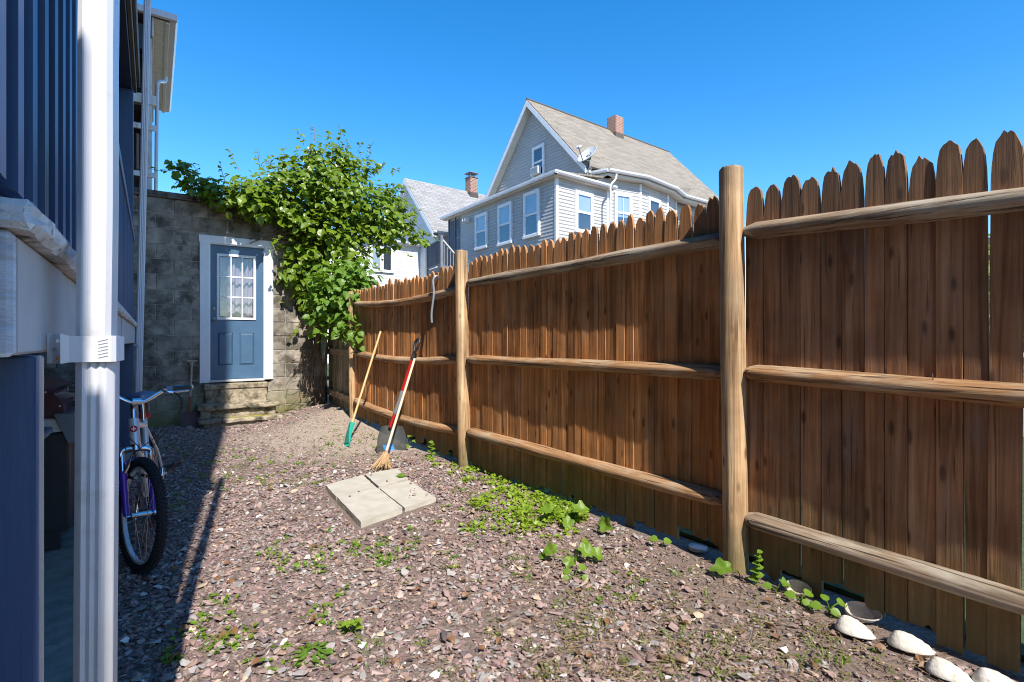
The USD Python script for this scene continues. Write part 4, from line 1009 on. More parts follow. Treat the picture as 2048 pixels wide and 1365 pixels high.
# ------------------------------------------------------------------ bicycle
def bicycle():
    R = 0.325
    T = Thing('bicycle', 'silver mountain bike with purple front fork leaning beside the deck', 'bicycle', (0, 0, 0))
    sc = 0.862
    hub = on_ground(291, 1137, 0.0)
    hub_w = np.array([-1.842, 2.665])
    head = np.array([0.505, -0.863]); head /= np.linalg.norm(head)
    side = np.array([-head[1], head[0]])                           # rider's left
    B = np.eye(4); B[:2, 0] = head; B[:2, 1] = side; B[:2, 3] = hub_w; B[2, 3] = float(ground_z(*hub_w)) + 0.004
    B = B @ rotm([1, 0, 0], math.radians(5.0)) @ np.diag([sc, sc, sc, 1])
    rider_right_lean = B
    hl, hu = np.array([-0.150, 0, 0.725]), np.array([-0.192, 0, 0.850])
    ax = (hu - hl) / np.linalg.norm(hu - hl)
    ST = rotm(ax, math.radians(24), hl)
    def P(name, m, mt, under=None, steer=False, smooth=40, label=None):
        M_ = B @ ST if steer else B
        return T.part(name, xform(m, M_), mt, under=under, smooth=smooth, label=label)
    def wheel(x, steer, name):
        k = 56
        th = np.arange(12) / 12 * 2 * np.pi
        tp = [(R - 0.027 + 0.027 * math.cos(t), 0.025 * math.sin(t)) for t in th]
        ring = lathe(tp + tp[:1], k)
        turn = rotm([1, 0, 0], math.pi / 2)
        put = trimesh.transformations.translation_matrix((x, 0, R)) @ turn
        knobs = []
        for i in range(84):
            a = i / 84 * 2 * np.pi
            for s, off in ((-.014, 0), (.014, .5), (0, .25), (-.022, .75), (.022, .25)):
                b_ = cbox((-.006, -.0055, -.004), (.006, .0055, .006), .001)
                rr = R - .0275 + math.sqrt(max(.0275 ** 2 - s ** 2 * 1.1, 0))
                M_ = rotm([0, 0, 1], a + off * 2 * np.pi / 84) @ trimesh.transformations.translation_matrix((rr, 0, s)) @ rotm([0, 1, 0], math.pi / 2 - s * 35)
                knobs.append(xform(b_, M_))
        w = P(name, xform(lathe([(.016, -.05), (.016, .05)] , 12), put), 'bright_metal', steer=steer)
        P('tyre', xform(join(ring, *knobs), put), 'rubber', under=w, steer=steer, smooth=50)
        rim = [(R - .062, -.011), (R - .046, -.014), (R - .046, .014), (R - .062, .011), (R - .062, -.011)]
        P('rim', xform(lathe(rim, k), put), 'bright_metal' if x else 'silver_paint', under=w, steer=steer, smooth=30)
        sp_ = []
        for i in range(32):
            a = i / 32 * 2 * np.pi; s = .03 * (1 if i % 2 else -1); a2 = a + .35 * (1 if (i // 2) % 2 else -1)
            sp_.append(sweep([(.018 * math.cos(a2), .018 * math.sin(a2), s), ((R - .06) * math.cos(a), (R - .06) * math.sin(a), 0)], .0013, 4, cap=False))
        P('spokes', xform(join(*sp_), put), 'bright_metal', under=w, steer=steer)
        P('axle', xform(lathe([(.006, -.075), (.006, .075)], 8), put), 'bright_metal', under=w, steer=steer)
        P('axle_nut', xform(lathe([(.0, -.083), (.013, -.08), (.013, -.062)], 8), put), 'bright_metal', under=w, steer=steer)
        return w
    wheel(0.0, True, 'front_wheel')
    wheel(-1.04, False, 'rear_wheel')
    # frame
    bb, seat, rear = np.array([-.62, 0, .30]), np.array([-.765, 0, .74]), np.array([-1.04, 0, R])
    fr_ = P('frame', join(sweep([hl + ax * .02, bb], [.024, .024], 12), sweep([hu - ax * .02, seat + [0.0, 0, .0]], .019, 12), sweep([bb, seat + (seat - bb) * .12], .019, 12),
                          *[sweep([seat + [0, s * .012, -.02], (seat + rear) / 2 + [0, s * .05, 0], rear + [0, s * .062, 0]], .009, 8) for s in (-1, 1)],
                          *[sweep([bb + [-.03, s * .02, 0], rear + [0.1, s * .055, 0], rear + [0, s * .062, 0]], .010, 8) for s in (-1, 1)],
                          sweep([bb + [0, -.036, 0], bb + [0, .036, 0]], .024, 14)), 'silver_paint')
    ht = P('head_tube', sweep([hl - ax * .012, hu + ax * .012], .027, 16), 'silver_paint', under=fr_)
    T_ = np.eye(4); T_[:3, 2] = np.array([ax[2], 0, -ax[0]]); T_[:3, 1] = [0, 1, 0]; T_[:3, 0] = np.cross([0, 1, 0], T_[:3, 2]); T_[:3, 3] = (hl + hu) / 2 + T_[:3, 2] * .0262 + ax * .012
    P('head_badge', xform(lathe([(0, .003), (.018, .0025), (.020, 0)], 20), T_), 'red_plastic', under=fr_)
    P('badge_mark', xform(join(cbox((-.013, -.003, .003), (.013, .003, .0042), .0003), cbox((-.003, -.012, .003), (.003, .012, .0040), .0003)), T_), 'white_mark', under=fr_)
    # fork
    fk = P('fork', join(sweep([hl - ax * .012, hl - ax * .05], .026, 14), sweep(curve([hl + [0.02, -.076, -.075], hl + [0.015, -.070, -.045], hl + [0.01, -.03, -.035], hl + [.01, .03, -.035], hl + [0.015, .070, -.045], hl + [0.02, .076, -.075]], 18), .017, 10)), 'bright_metal', steer=True)
    for s in (-1, 1):
        top = hl + np.array([.018, s * .074, -.055]); bot = np.array([-.012, s * .068, R])
        m1 = top + (bot - top) * .30
        P('stanchion', sweep([top, m1], .0145, 12), 'bright_metal', under=fk, steer=True)
        P('lower_leg', join(sweep([m1 + (top - m1) * .02, m1 + (bot - m1) * .05, m1 + (bot - m1) * .2, m1 + (bot - m1) * .9, bot], [.020, .0225, .0195, .0165, .014], 14)), 'purple_paint', under=fk, steer=True)
        P('brake_arm', sweep(curve([m1 + [.03, 0, .0], m1 + [.036, -s * .018, .05], m1 + [.04, -s * .03, .10]], 10), .008, 8), 'bright_metal', under=fk, steer=True)
        P('brake_pad', sweep([m1 + [-.02, -s * .036, -.035], m1 + [.045, -s * .036, -.035]], .009, 8), 'rubber', under=fk, steer=True)
    P('brake_arch', sweep(curve([hl + [.03, -.072, -.17], hl + [.035, -.055, -.115], hl + [.035, 0, -.095], hl + [.035, .055, -.115], hl + [.03, .072, -.17]], 20), .011, 8), 'purple_paint', under=fk, steer=True)
    # stem, bars
    clamp = hu + ax * .125 + np.array([.065, 0, .0])
    P('stem', join(sweep([hu, hu + ax * .125], .015, 12), sweep([hu + ax * .085, clamp], .018, 12), sweep([clamp + [0, -.025, 0], clamp + [0, .025, 0]], .021, 14)), 'bright_metal', steer=True)
    pts = [clamp + np.array(q) for q in ((-.045, -.315, .078), (-.03, -.18, .070), (-.01, -.10, .035), (0, -.04, 0), (0, .04, 0), (-.01, .10, .035), (-.03, .18, .070), (-.045, .315, .078))]
    bar = P('handlebar', sweep(curve(pts, 44), .0115, 10), 'bright_metal', steer=True)
    for s in (0, -1):
        e, i_ = (pts[0], pts[1]) if s == 0 else (pts[-1], pts[-2])
        d_ = (e - i_) / np.linalg.norm(e - i_)
        P('grip', sweep([e + d_ * .004, e - d_ * .004, e - d_ * .11, e - d_ * .115], [.013, .017, .0165, .0135], 14), 'black_plastic', under=bar, steer=True)
        P('grip_cap', sweep([e + d_ * .002, e + d_ * .012], .017, 14), 'grey_plastic', under=bar, steer=True)
        P('shifter', sweep([e - d_ * .117, e - d_ * .155], .021, 14), 'grey_plastic', under=bar, steer=True)
        L0 = e - d_ * .165 + np.array([.03, 0, -.004])
        P('brake_lever', join(sweep(curve([L0 - d_ * .01 + [-.01, 0, 0], L0 + [.014, 0, -.008], L0 + d_ * .05 + [.03, 0, -.012], L0 + d_ * .13 + [.028, 0, -.012]], 14), [.009] * 6 + [.0065] * 8, 8), sweep([e - d_ * .165, L0], .012, 10)), 'bright_metal', under=bar, steer=True)
    cb = []
    for s, dx in ((1, .0), (-1, .0), (1, .02), (-1, .02)):
        a_ = pts[-2 if s > 0 else 1] + np.array([.05, 0, -.01])
        cb.append(sweep(curve([a_, a_ + [.07 + dx, s * .035, -.07], hl + [.10 + dx, s * (.105 - 2 * dx), .04], hl + [.05, s * .06 * (1 if dx == 0 else -.4), -.06]], 22), .0027, 6))
    P('cables', join(*cb), 'black_plastic', steer=True)
    # saddle
    sd = np.array([-.80, 0, .935])
    u = np.linspace(0, 1, 14)
    V, F = [], []
    for i, t in enumerate(u):
        x = .135 - .27 * t
        hw_ = .018 + .080 * float(sstep(t, .35, .9)) - .02 * float(sstep(t, .93, 1))
        for j in range(12):
            a = j / 12 * 2 * np.pi
            V.append([sd[0] + x, hw_ * math.cos(a), sd[2] + .022 * math.sin(a) * (1 if math.sin(a) > 0 else 1.5) - .012 * math.cos(a) ** 2 + .018 * float(sstep(t, .6, 1))])
    for i in range(13):
        for j in range(12):
            p, q_ = i * 12 + j, i * 12 + (j + 1) % 12
            F += [(p, q_, q_ + 12), (p, q_ + 12, p + 12)]
    V += [list(np.mean(V[:12], 0)), list(np.mean(V[-12:], 0))]
    for j in range(12):
        F += [(len(V) - 2, (j + 1) % 12, j), (len(V) - 1, 156 + j, 156 + (j + 1) % 12)]
    P('saddle', (np.array(V), np.array(F)), 'saddle_vinyl', smooth=60)
    P('seat_post', sweep([seat + [-.0, 0, .04], sd + [0.02, 0, -.02]], .0135, 10), 'bright_metal')
    P('rear_reflector', cbox((-.86, -.035, .78), (-.845, .035, .82), .004), 'red_plastic')
    P('chain_set', join(xform(lathe([(.02, .045), (.09, .047), (.09, .051), (.02, .053)], 28), trimesh.transformations.translation_matrix(bb) @ rotm([1, 0, 0], math.pi / 2))), 'black_plastic')
    P('tool_bag', xform(cbox((-.05, -.03, -.04), (.05, .03, .035), .01), trimesh.transformations.translation_matrix((-.86, 0, .86))), 'black_plastic')
    for s, up in ((1, 1), (-1, -1)):
        e = bb + np.array([-.10 * up * .35, s * .088, .155 * up * .98 if s > 0 else -.150])
        ck = P('crank', sweep([bb + [0, s * .06, 0], e], [.014, .011], 10), 'bright_metal')
        th = np.linspace(0, 2 * np.pi, 22)
        loop = np.stack([e[0] + .050 * np.cos(th), e[1] + s * (.070 + .044 * np.sin(th)), e[2] + .020 * np.cos(th) + s * .026 * np.sin(th)], 1)
        P('pedal', join(sweep(loop, .011, 8, cap=False), sweep([e, e + [0, s * .112, 0]], .012, 10)), 'black_plastic', under=ck)
    return T
bicycle()

# ------------------------------------------------------------------ tools leaning on the far fence panel
def fence3_point(px, py, o):
    a = FENCE3.a_of(px, o)
    return FENCE3.pt(a, FENCE3.z_of(px, py, o), o)
# rake brush with green head
p_top = fence3_point(761, 663, 0.05)
p_mid_ground = on_ground(704, 852, 0.17)
foot = on_ground(692, 886, 0.05)
rk = Thing('hand_rake', 'long wooden handled tool with flared green plastic head leaning on fence', 'rake', foot)
ferr = on_ground(705, 851, 0.24)
ferr = foot + (p_top - foot) * 0.17
rk.part('handle', sweep([ferr - (p_top - ferr) * .03, p_top, p_top + (p_top - ferr) * .004], [.0125, .0125, .008], 12), 'handle_wood', smooth=40)
dv = (foot - ferr); dl = np.linalg.norm(dv); dv = dv / dl
sv = np.cross(dv, FENCE3.pt(0, 0, 1) - FENCE3.pt(0, 0, 0)); sv /= np.linalg.norm(sv)
V, F = [], []
N_ = np.cross(sv, dv)
for i, t in enumerate(np.linspace(0, 1, 8)):
    w_ = .019 + .055 * t ** 1.4; h_ = .018 * (1 - t) + .008
    c_ = ferr + dv * dl * t - N_ * .03 * max(0, t - .6)
    for (x, y) in ((-1, -1), (1, -1), (1, 1), (-1, 1)):
        V.append(c_ + sv * x * w_ + N_ * y * h_)
for i in range(7):
    for j in range(4):
        p, q_ = i * 4 + j, i * 4 + (j + 1) % 4
        F += [(p, q_, q_ + 4), (p, q_ + 4, p + 4)]
F += [(0, 2, 1), (0, 3, 2), (28, 29, 30), (28, 30, 31)]
hdp = rk.part('head', (np.array(V), np.array(F)), 'green_plastic', smooth=40)
for j in range(9):
    x = (j - 4) / 4.3
    p0 = ferr + dv * dl * 1.0 + sv * x * .072 - N_ * .012
    rk.part('tine', sweep([p0 - dv * .02, p0 + dv * .03 + sv * x * .01 + N_ * 0, p0 + dv * .045 + sv * x * .012 - N_ * .02], .0035, 6), 'green_plastic', under=hdp)
# snow shovel: red bent shaft, grey grip, D handle and clear scoop
o_top = fence3_point(832, 690, 0.06)
sh_pts = [fence3_point(830, 712, 0.07)]
base_s = on_ground(786, 897, 0.03)
sv_ = Thing('snow_shovel', 'red shafted snow shovel with clear plastic scoop leaning behind the straw broom', 'shovel', base_s)
def lerp_px(px, py, t):
    """on the plane through the shovel's top and foot"""
    Y_ = base_s[1] + (o_top[1] - base_s[1]) * t
    return at(px, py, Y_)
k_ = [lerp_px(826, 712, .86), lerp_px(804, 783, .56), lerp_px(799, 800, .5), lerp_px(794, 815, .42), lerp_px(789, 828, .36), lerp_px(780, 854, .24)]
sv_.part('shaft', sweep(curve([k_[0], (k_[0] + k_[1]) / 2, k_[1]], 8), .0165, 12), 'red_paint', smooth=40)
sv_.part('middle_grip', sweep(curve([k_[1] + (k_[0] - k_[1]) * .02, k_[2], k_[3], k_[4]], 14), [.0175] + [.021] * 12 + [.0175], 12), 'grey_plastic', smooth=40)
sv_.part('lower_shaft', sweep([k_[4], k_[5]], .0165, 12), 'red_paint', smooth=40)
dt = k_[0] + (k_[0] - k_[1]) / np.linalg.norm(k_[0] - k_[1]) * .0
axd = (k_[0] - k_[1]) / np.linalg.norm(k_[0] - k_[1])
sx_ = np.array([FENCE3.d[0], FENCE3.d[1], 0]); sx_ = -(sx_ - axd * (sx_ @ axd)); sx_ /= np.linalg.norm(sx_)
loop = [k_[0] + axd * a_ + sx_ * b_ for a_, b_ in ((-.02, 0), (.04, -.006), (.09, -.028), (.15, -.036), (.185, -.005), (.18, .032), (.13, .050), (.08, .035), (.04, .010))]
sv_.part('d_handle', join(sweep(curve(loop, 34), .0145, 10), sweep([k_[0] - axd * .04, k_[0] + axd * .05], [.0185, .016], 12)), 'black_plastic', smooth=50)
# scoop: a curved clear sheet standing on its lower edge
sc_c = [lerp_px(783, 852, .26), lerp_px(780, 905, .0)]
axis_ = sc_c[1] - sc_c[0]; ln_ = np.linalg.norm(axis_); axis_ /= ln_
wd = np.array([-0.90, -0.42, -0.05]); wd = wd - axis_ * (wd @ axis_); wd /= np.linalg.norm(wd)
nr = np.cross(wd, axis_)
nu, nv = 15, 9
V = []
for i, s in enumerate(np.linspace(-1, 1, nu)):
    for j, t in enumerate(np.linspace(0, 1, nv)):
        wdt = 0.150 * (0.72 + 0.28 * math.sin(min(1, t * 1.6) * math.pi / 2))
        V.append(sc_c[0] + axis_ * ln_ * t * (1.0 - 0.10 * s * s) + wd * wdt * s + nr * (0.075 * s * s - 0.05 * (1 - t) ** 2))
ii = (np.arange(nu - 1)[:, None] * nv + np.arange(nv - 1)[None]).ravel()
F = np.stack([ii, ii + nv, ii + nv + 1, ii + 1], 1)
V = np.array(V)
tm = trimesh.Trimesh(*join((V, F)), process=False)
nn = tm.vertex_normals
n_v = len(V)
F3 = np.array(tm.faces)
V2 = np.vstack([V, V - nn * .003])
edge = [(i * nv + j, i * nv + j + 1) for i in (0, nu - 1) for j in range(nv - 1)] + [(i * nv + j, (i + 1) * nv + j) for j in (0, nv - 1) for i in range(nu - 1)]
F2 = np.vstack([F3, F3[:, ::-1] + n_v, np.array([q for a, b in edge for q in ((a, b, b + n_v), (a, b + n_v, a + n_v))])])
scp = sv_.part('scoop', (V2, F2), 'clear_plastic', smooth=60)
V = np.array([sc_c[0] + axis_ * ln_ * t + wd * x + nr * y for t, x, y in ((.70, -.05, -.004), (.70, .09, .02), (.98, .06, .006), (.98, -.08, .01))])
sv_.part('sticker', (np.vstack([V, V + nr * .002]), np.array([(0, 1, 2), (0, 2, 3), (4, 6, 5), (4, 7, 6), (0, 4, 5), (0, 5, 1), (1, 5, 6), (1, 6, 2), (2, 6, 7), (2, 7, 3), (3, 7, 4), (3, 4, 0)])), 'blue_plastic', under=scp)
# straw broom
b_top = fence3_point(829, 718, 0.10); b_bot = on_ground(772, 906, 0.15)
br = Thing('straw_broom', 'straw broom with pale wooden handle leaning on the fence', 'broom', on_ground(770, 930, .02))
br.part('handle', sweep([b_bot, b_top], [.0125, .0125], 12), 'handle_wood_pale', smooth=40)
ad = (b_bot - b_top) / np.linalg.norm(b_bot - b_top)
br.part('binding', sweep([b_bot - ad * .02, b_bot + ad * .035], [.016, .024], 12), 'twig')
bs = []
r5 = np.random.default_rng(5)
s1 = np.array([.85, -.5, 0]); s1 -= ad * (s1 @ ad); s1 /= np.linalg.norm(s1); s2 = np.cross(ad, s1)
for i in range(170):
    a_, rr = r5.uniform(0, 2 * np.pi), math.sqrt(r5.random())
    sp0 = s1 * math.cos(a_) * rr * .020 + s2 * math.sin(a_) * rr * .018
    sp1 = s1 * math.cos(a_) * rr * .115 + s2 * math.sin(a_) * rr * .06
    e_ = b_bot + ad * r5.uniform(.13, .175) + sp1
    e_[2] = max(e_[2], float(ground_z(e_[0], e_[1])) + .004)
    bs.append(sweep([b_bot + sp0, b_bot + ad * .07 + sp0 + (sp1 - sp0) * .35, e_], [.0022, .002, .0014], 4, cap=False))
br.part('bristles', join(*bs), 'straw', kind='stuff')
# iron hook hanging over the top rail
hk = [fence3_point(876, 563, -.03), fence3_point(876, 556, .01), fence3_point(872, 552, .05), fence3_point(868, 556, .07), fence3_point(867, 575, .075), fence3_point(865, 610, .075), fence3_point(864, 645, .07)]
T = Thing('iron_hook', 'grey iron crook hanging over the top rail of the far fence', 'hook', hk[-1])
T.part('rod', sweep(curve(hk, 40), .011, 10), 'iron_grey', smooth=50)
# small spade against the garage wall
WT = lambda px, py, o: WALL.pt(WALL.a_of(px, o), WALL.z_of(px, py, o), o)
s_top, s_mid, s_bot = WT(384, 722, .05), WT(379, 825, .20), WT(377, 862, .26)
T = Thing('garden_spade', 'small old rusty spade with T handle leaning on the block wall', 'spade', s_bot)
T.part('shaft', sweep([s_top, s_top + (s_mid - s_top) * .72], .0135, 10), 'handle_wood_grey', smooth=40)
T.part('socket', sweep([s_top + (s_mid - s_top) * .70, s_mid], [.016, .0135], 10), 'rust_red', smooth=40)
cg = np.array([WALL.d[0], WALL.d[1], 0])
T.part('t_handle', join(sweep([s_top - cg * .062, s_top + cg * .062], .014, 10), sweep([s_top + cg * .035, s_top + (s_mid - s_top) * .12], .006, 6), sweep([s_top - cg * .035, s_top + (s_mid - s_top) * .12], .006, 6)), 'handle_wood_grey', smooth=40)
ax_ = s_bot - s_mid; la = np.linalg.norm(ax_); ax_ /= la
nn_ = np.cross(cg, ax_)
V, F = [], []
for i, t in enumerate(np.linspace(0, 1, 9)):
    hw_ = .098 * (1 if t < .55 else math.sqrt(max(0, 1 - ((t - .55) / .47) ** 2)))
    if t == 0: hw_ = .085
    for j, s in enumerate(np.linspace(-1, 1, 7)):
        V.append(s_mid - ax_ * .015 + ax_ * (la * 1.22) * t + cg * hw_ * s + nn_ * .018 * (1 - s * s))
for i in range(8):
    for j in range(6):
        p = i * 7 + j
        F += [(p, p + 1, p + 8), (p, p + 8, p + 7)]
V = np.array(V); n_ = len(V)
T.part('blade', (np.vstack([V, V - nn_ * .003]), np.vstack([np.array(F), np.array(F)[:, ::-1] + n_])), 'rust_iron', smooth=60)

# ------------------------------------------------------------------ paving slabs
G = lambda px, py, z=0.036: on_ground(px, py, z)
qa = [G(650, 970), G(726, 949.5), G(755, 975.5), G(672, 994)]
qb = [G(672.5, 994.6), G(755.5, 976.2), G(806, 1016), G(721, 1046)]
qc = [G(728.5, 948.8), G(793, 937), G(818, 957.5), G(757, 974.3)]
qd = [G(758, 975.2), G(819, 958.3), G(873, 994), G(809, 1014.5)]
labs = ['far left paving slab of four, plain pale concrete', 'near left paving slab of four, its corner towards the camera', 'far right paving slab of four with a green leaf on it', 'near right paving slab of four beside the clover']
for q_, lb, tl in zip((qa, qb, qc, qd), labs, (0, 0.004, 0.002, -0.006)):
    poly = Polygon([p[:2] for p in q_]).buffer(-.004)
    m = trimesh.Trimesh(*extrude(poly, .045), process=False)
    m = m.subdivide_to_size(.05)
    vv = np.array(m.vertices); 
    cc = vv.mean(0)
    edge_n = (meshkit.fbm(vv * 18, 3, 4) - .5)
    d_ = vv[:, :2] - cc[:2]
    vv[:, :2] += d_ / np.maximum(np.linalg.norm(d_, axis=1, keepdims=True), .05) * (edge_n * .012)[:, None]
    vv[:, 2] += -.008 + tl + .003 * (meshkit.noise(vv * 9, 3) - .5)
    single('paving_slab', (vv, np.array(m.faces)), 'paver_concrete', lb, 'paving slab', base=(cc[0], cc[1], 0), smooth=30)
# pebbles and a leaf lying on the slabs
r6 = np.random.default_rng(6)
for (px, py) in ((700, 992), (719, 982), (742, 949), (775, 961), (822, 964), (829, 977), (822, 980), (820, 991), (829, 987), (853, 988)):
    p = G(px, py, .048)
    s_ = r6.uniform(.010, .019)
    m = xform(stone_mesh(r6), rotm([0, 0, 1], r6.uniform(0, 6)) @ np.diag([s_, s_, s_, 1]))
    single('loose_stone', move(m, p), 'purple_stone_a' if r6.random() < .6 else 'brown_stone', 'small dark stone lying on the pale paving slabs', 'stone', 'stones on the paving slabs', base=p)
p = G(795, 952, .052)
V_ = leaves(np.array([p, p + [.01, .01, .004]]), np.array([[.1, -.3, 1.], [.4, .1, 1.]]), np.array([[1., .3, 0.], [-.5, .9, 0.]]), [.075, .05])
single('fallen_leaf', V_, 'bush_leaf', 'green and yellow leaf fallen on the far right slab', 'leaf', base=p)

# ------------------------------------------------------------------ clam shells along the fence
def shell(px, py, length, width, yaw, label, up=True, tilt=(0, 0), z=0.02):
    p = on_ground(px, py, z)
    nr, nt = 12, 40
    V, F = [], []
    for i in range(nr + 1):
        t = i / nr
        for j in range(nt):
            a = j / nt * 2 * np.pi
            e = 1 + 0.10 * math.cos(a) 
            rx, ry = length / 2 * e, width / 2 * (1 + .05 * math.cos(2 * a))
            hgt = 0.42 * width * (1 - t ** 2.1) + 0.0035 * math.sin(t * 30 + 1.5 * math.cos(a)) * t
            V.append([t * rx * math.cos(a) - .20 * length * (1 - t) , t * ry * math.sin(a), hgt])
    V = np.array(V)
    for i in range(nr):
        for j in range(nt):
            q0, q1 = i * nt + j, i * nt + (j + 1) % nt
            F += [(q0, q0 + nt, q1 + nt), (q0, q1 + nt, q1)]
    F = np.array(F)
    n_ = len(V)
    inn = V * np.array([.955, .955, 1]) - [0, 0, .004]
    rim_ = [(nr * nt + j, nr * nt + (j + 1) % nt) for j in range(nt)]
    Fr = np.array([q for a, b in rim_ for q in ((a, a + n_, b + n_), (a, b + n_, b))])
    M_ = trimesh.transformations.translation_matrix(p) @ rotm([0, 0, 1], yaw) @ rotm([1, 0, 0], tilt[0]) @ rotm([0, 1, 0], tilt[1])
    if not up:
        M_ = M_ @ trimesh.transformations.translation_matrix((0, 0, .22 * width)) @ rotm([1, 0, 0], math.pi)
    T = Thing('clam_shell', label, 'clam shell', p)
    T.part('outer_face', xform((np.vstack([V, inn]), np.vstack([F, Fr])), M_), 'shell_white', smooth=50)
    T.part('inner_face', xform((inn - [0, 0, 0.0003], F[:, ::-1]), M_), 'shell_inside', smooth=50)
shell(1594, 1183, 0.111, 0.093, -.7, 'farthest clam shell, open side up under a round leaf', up=False, tilt=(.35, 0))
shell(1722, 1232, 0.132, 0.104, -.5, 'clam shell lying open side up behind a white domed shell', up=False, tilt=(.3, 0))
shell(1706, 1262, 0.137, 0.118, -.75, 'white domed clam shell in front of an upturned one', tilt=(-.2, 0))
shell(1817, 1292, 0.146, 0.110, -.55, 'white domed clam shell, long and low, in the middle of the row', tilt=(-.15, 0))
shell(1893, 1347, 0.132, 0.104, -.75, 'white domed clam shell near the bottom edge of the picture', tilt=(-.15, 0))
shell(1990, 1368, 0.132, 0.104, -.35, 'nearest clam shell, cut by the bottom edge of the picture', tilt=(-.1, 0))
p = on_ground(1396, 1098, .012)
single('jar_lid', move(lathe([(0, .012), (.046, .012), (.050, .016), (.053, .012), (.053, .0), (.0, 0)], 28), p), 'lid_grey', 'round grey metal lid lying under the middle fence panel', 'lid', base=p, smooth=40)
# ------------------------------------------------------------------ neighbours' houses
UV_U = np.array([0.781, 0.624])                                      # along the ridges
UV_V = np.array([-0.57, 0.82]); UV_V = UV_V / np.linalg.norm(UV_V)   # along the gable fronts, away and left
N_G = np.array([-0.82, -0.57])                                       # gable fronts face this way
N_S = np.array([0.624, -0.781])                                      # side walls face this way
C0 = np.array([1.428, 17.0])
def vframe(p):  return Frame(p, UV_V, N_G)
def uframe(p):  return Frame(p, UV_U, N_S)

def window(T, fr, a0, a1, z0, z1, trim=0.09, rail=True, o=0.048, shade=0.5, name='window', muntins=None):  # shade: part of the height given the painted sky reflection
    fr_m = join(fr.box(a0 - trim, a0, 0, o + .035, z0, z1, .006), fr.box(a1, a1 + trim, 0, o + .035, z0, z1, .006),
                fr.box(a0 - trim, a1 + trim, 0, o + .040, z1, z1 + trim, .006), fr.box(a0 - trim - .02, a1 + trim + .02, 0, o + .055, z0 - trim, z0, .006))
    w = T.part(name, fr_m, 'white_paint')
    zm = (z0 + z1) / 2
    s = .035
    def sash(za, zb, oo):
        T.part('sash', join(fr.box(a0, a0 + s, oo - .02, oo + .01, za, zb, .003), fr.box(a1 - s, a1, oo - .02, oo + .01, za, zb, .003), fr.box(a0 + s, a1 - s, oo - .02, oo + .0095, za, za + s, .003), fr.box(a0 + s, a1 - s, oo - .02, oo + .0095, zb - s, zb, .003)), 'white_paint', under=w)
        T.part('pane', fr.box(a0 + s, a1 - s, oo - .006, oo - .002, za + s, zb - s, .0005), 'window_glass', under=w)
    if rail:
        sash(zm, z1, o + .022); sash(z0, zm, o + .014)
    else:
        sash(z0, z1, o + .018)
    if muntins:
        for (ma, mz0, mz1) in muntins:
            T.part('glazing_bar', fr.box(ma - .012, ma + .012, o + .008, o + .026, mz0, mz1, .002), 'white_paint', under=w)
    T.part('room', fr.box(a0 + .004, a1 - .004, 0.004, o - .014, z0 + .004, z1 - .004, .001), 'room_dark', under=w)  # thin dark panel standing in for the unlit interior
    if shade:
        T.part('blind', fr.box(a0 + .02, a1 - .02, o - .0135, o - .008, z1 - (z1 - z0) * shade, z1 - .01, .001), 'blind', under=w)  # panel coloured like the sky reflected in the upper sash
    return w

def roof_plane(T, name, corners, mat_, thick=.06, under=None):
    """a roof slope: eave start, eave end, ridge end, ridge start; texture coordinates in metres"""
    c = [np.asarray(q, float) for q in corners]
    n = np.cross(c[1] - c[0], c[3] - c[0]); n /= np.linalg.norm(n)
    if n[2] < 0: n = -n
    e = c[1] - c[0]; e /= np.linalg.norm(e); up = np.cross(n, e)
    V = np.array(c + [q - n * thick for q in c])
    F = np.array([(0, 1, 2), (0, 2, 3), (4, 6, 5), (4, 7, 6), (0, 4, 5), (0, 5, 1), (1, 5, 6), (1, 6, 2), (2, 6, 7), (2, 7, 3), (3, 7, 4), (3, 4, 0)])
    tm = trimesh.Trimesh(V, F, process=False)
    if tm.volume < 0: F = F[:, ::-1]
    V2 = V[F].reshape(-1, 3); F2 = np.arange(len(V2)).reshape(-1, 3)
    uv = np.stack([(V2 - c[0]) @ e, (V2 - c[0]) @ up], 1)
    return T.part(name, (V2, F2), mat_, uv=uv, under=under)

def brick_box(T, name, fr, a0, a1, o0, o1, z0, z1, under=None):
    V, UVs = [], []
    def quad(p0, p1, p2, p3, w, h):
        V.extend([p0, p1, p2, p0, p2, p3]); UVs.extend([(0, 0), (w, 0), (w, h), (0, 0), (w, h), (0, h)])
    P_ = lambda a, o, z: fr.pt(a, z, o)
    h = z1 - z0
    cs_ = [(a0, o0), (a1, o0), (a1, o1), (a0, o1)]
    for i in range(4):
        (x0, y0), (x1, y1) = cs_[i], cs_[(i + 1) % 4]
        quad(P_(x0, y0, z0), P_(x1, y1, z0), P_(x1, y1, z1), P_(x0, y0, z1), math.hypot(x1 - x0, y1 - y0), h)
    quad(P_(a0, o0, z1), P_(a1, o0, z1), P_(a1, o1, z1), P_(a0, o1, z1), a1 - a0, o1 - o0)
    V = np.array(V); F = np.arange(len(V)).reshape(-1, 3)
    return T.part(name, (V, F), 'chimney_brick', uv=np.array(UVs), under=under)

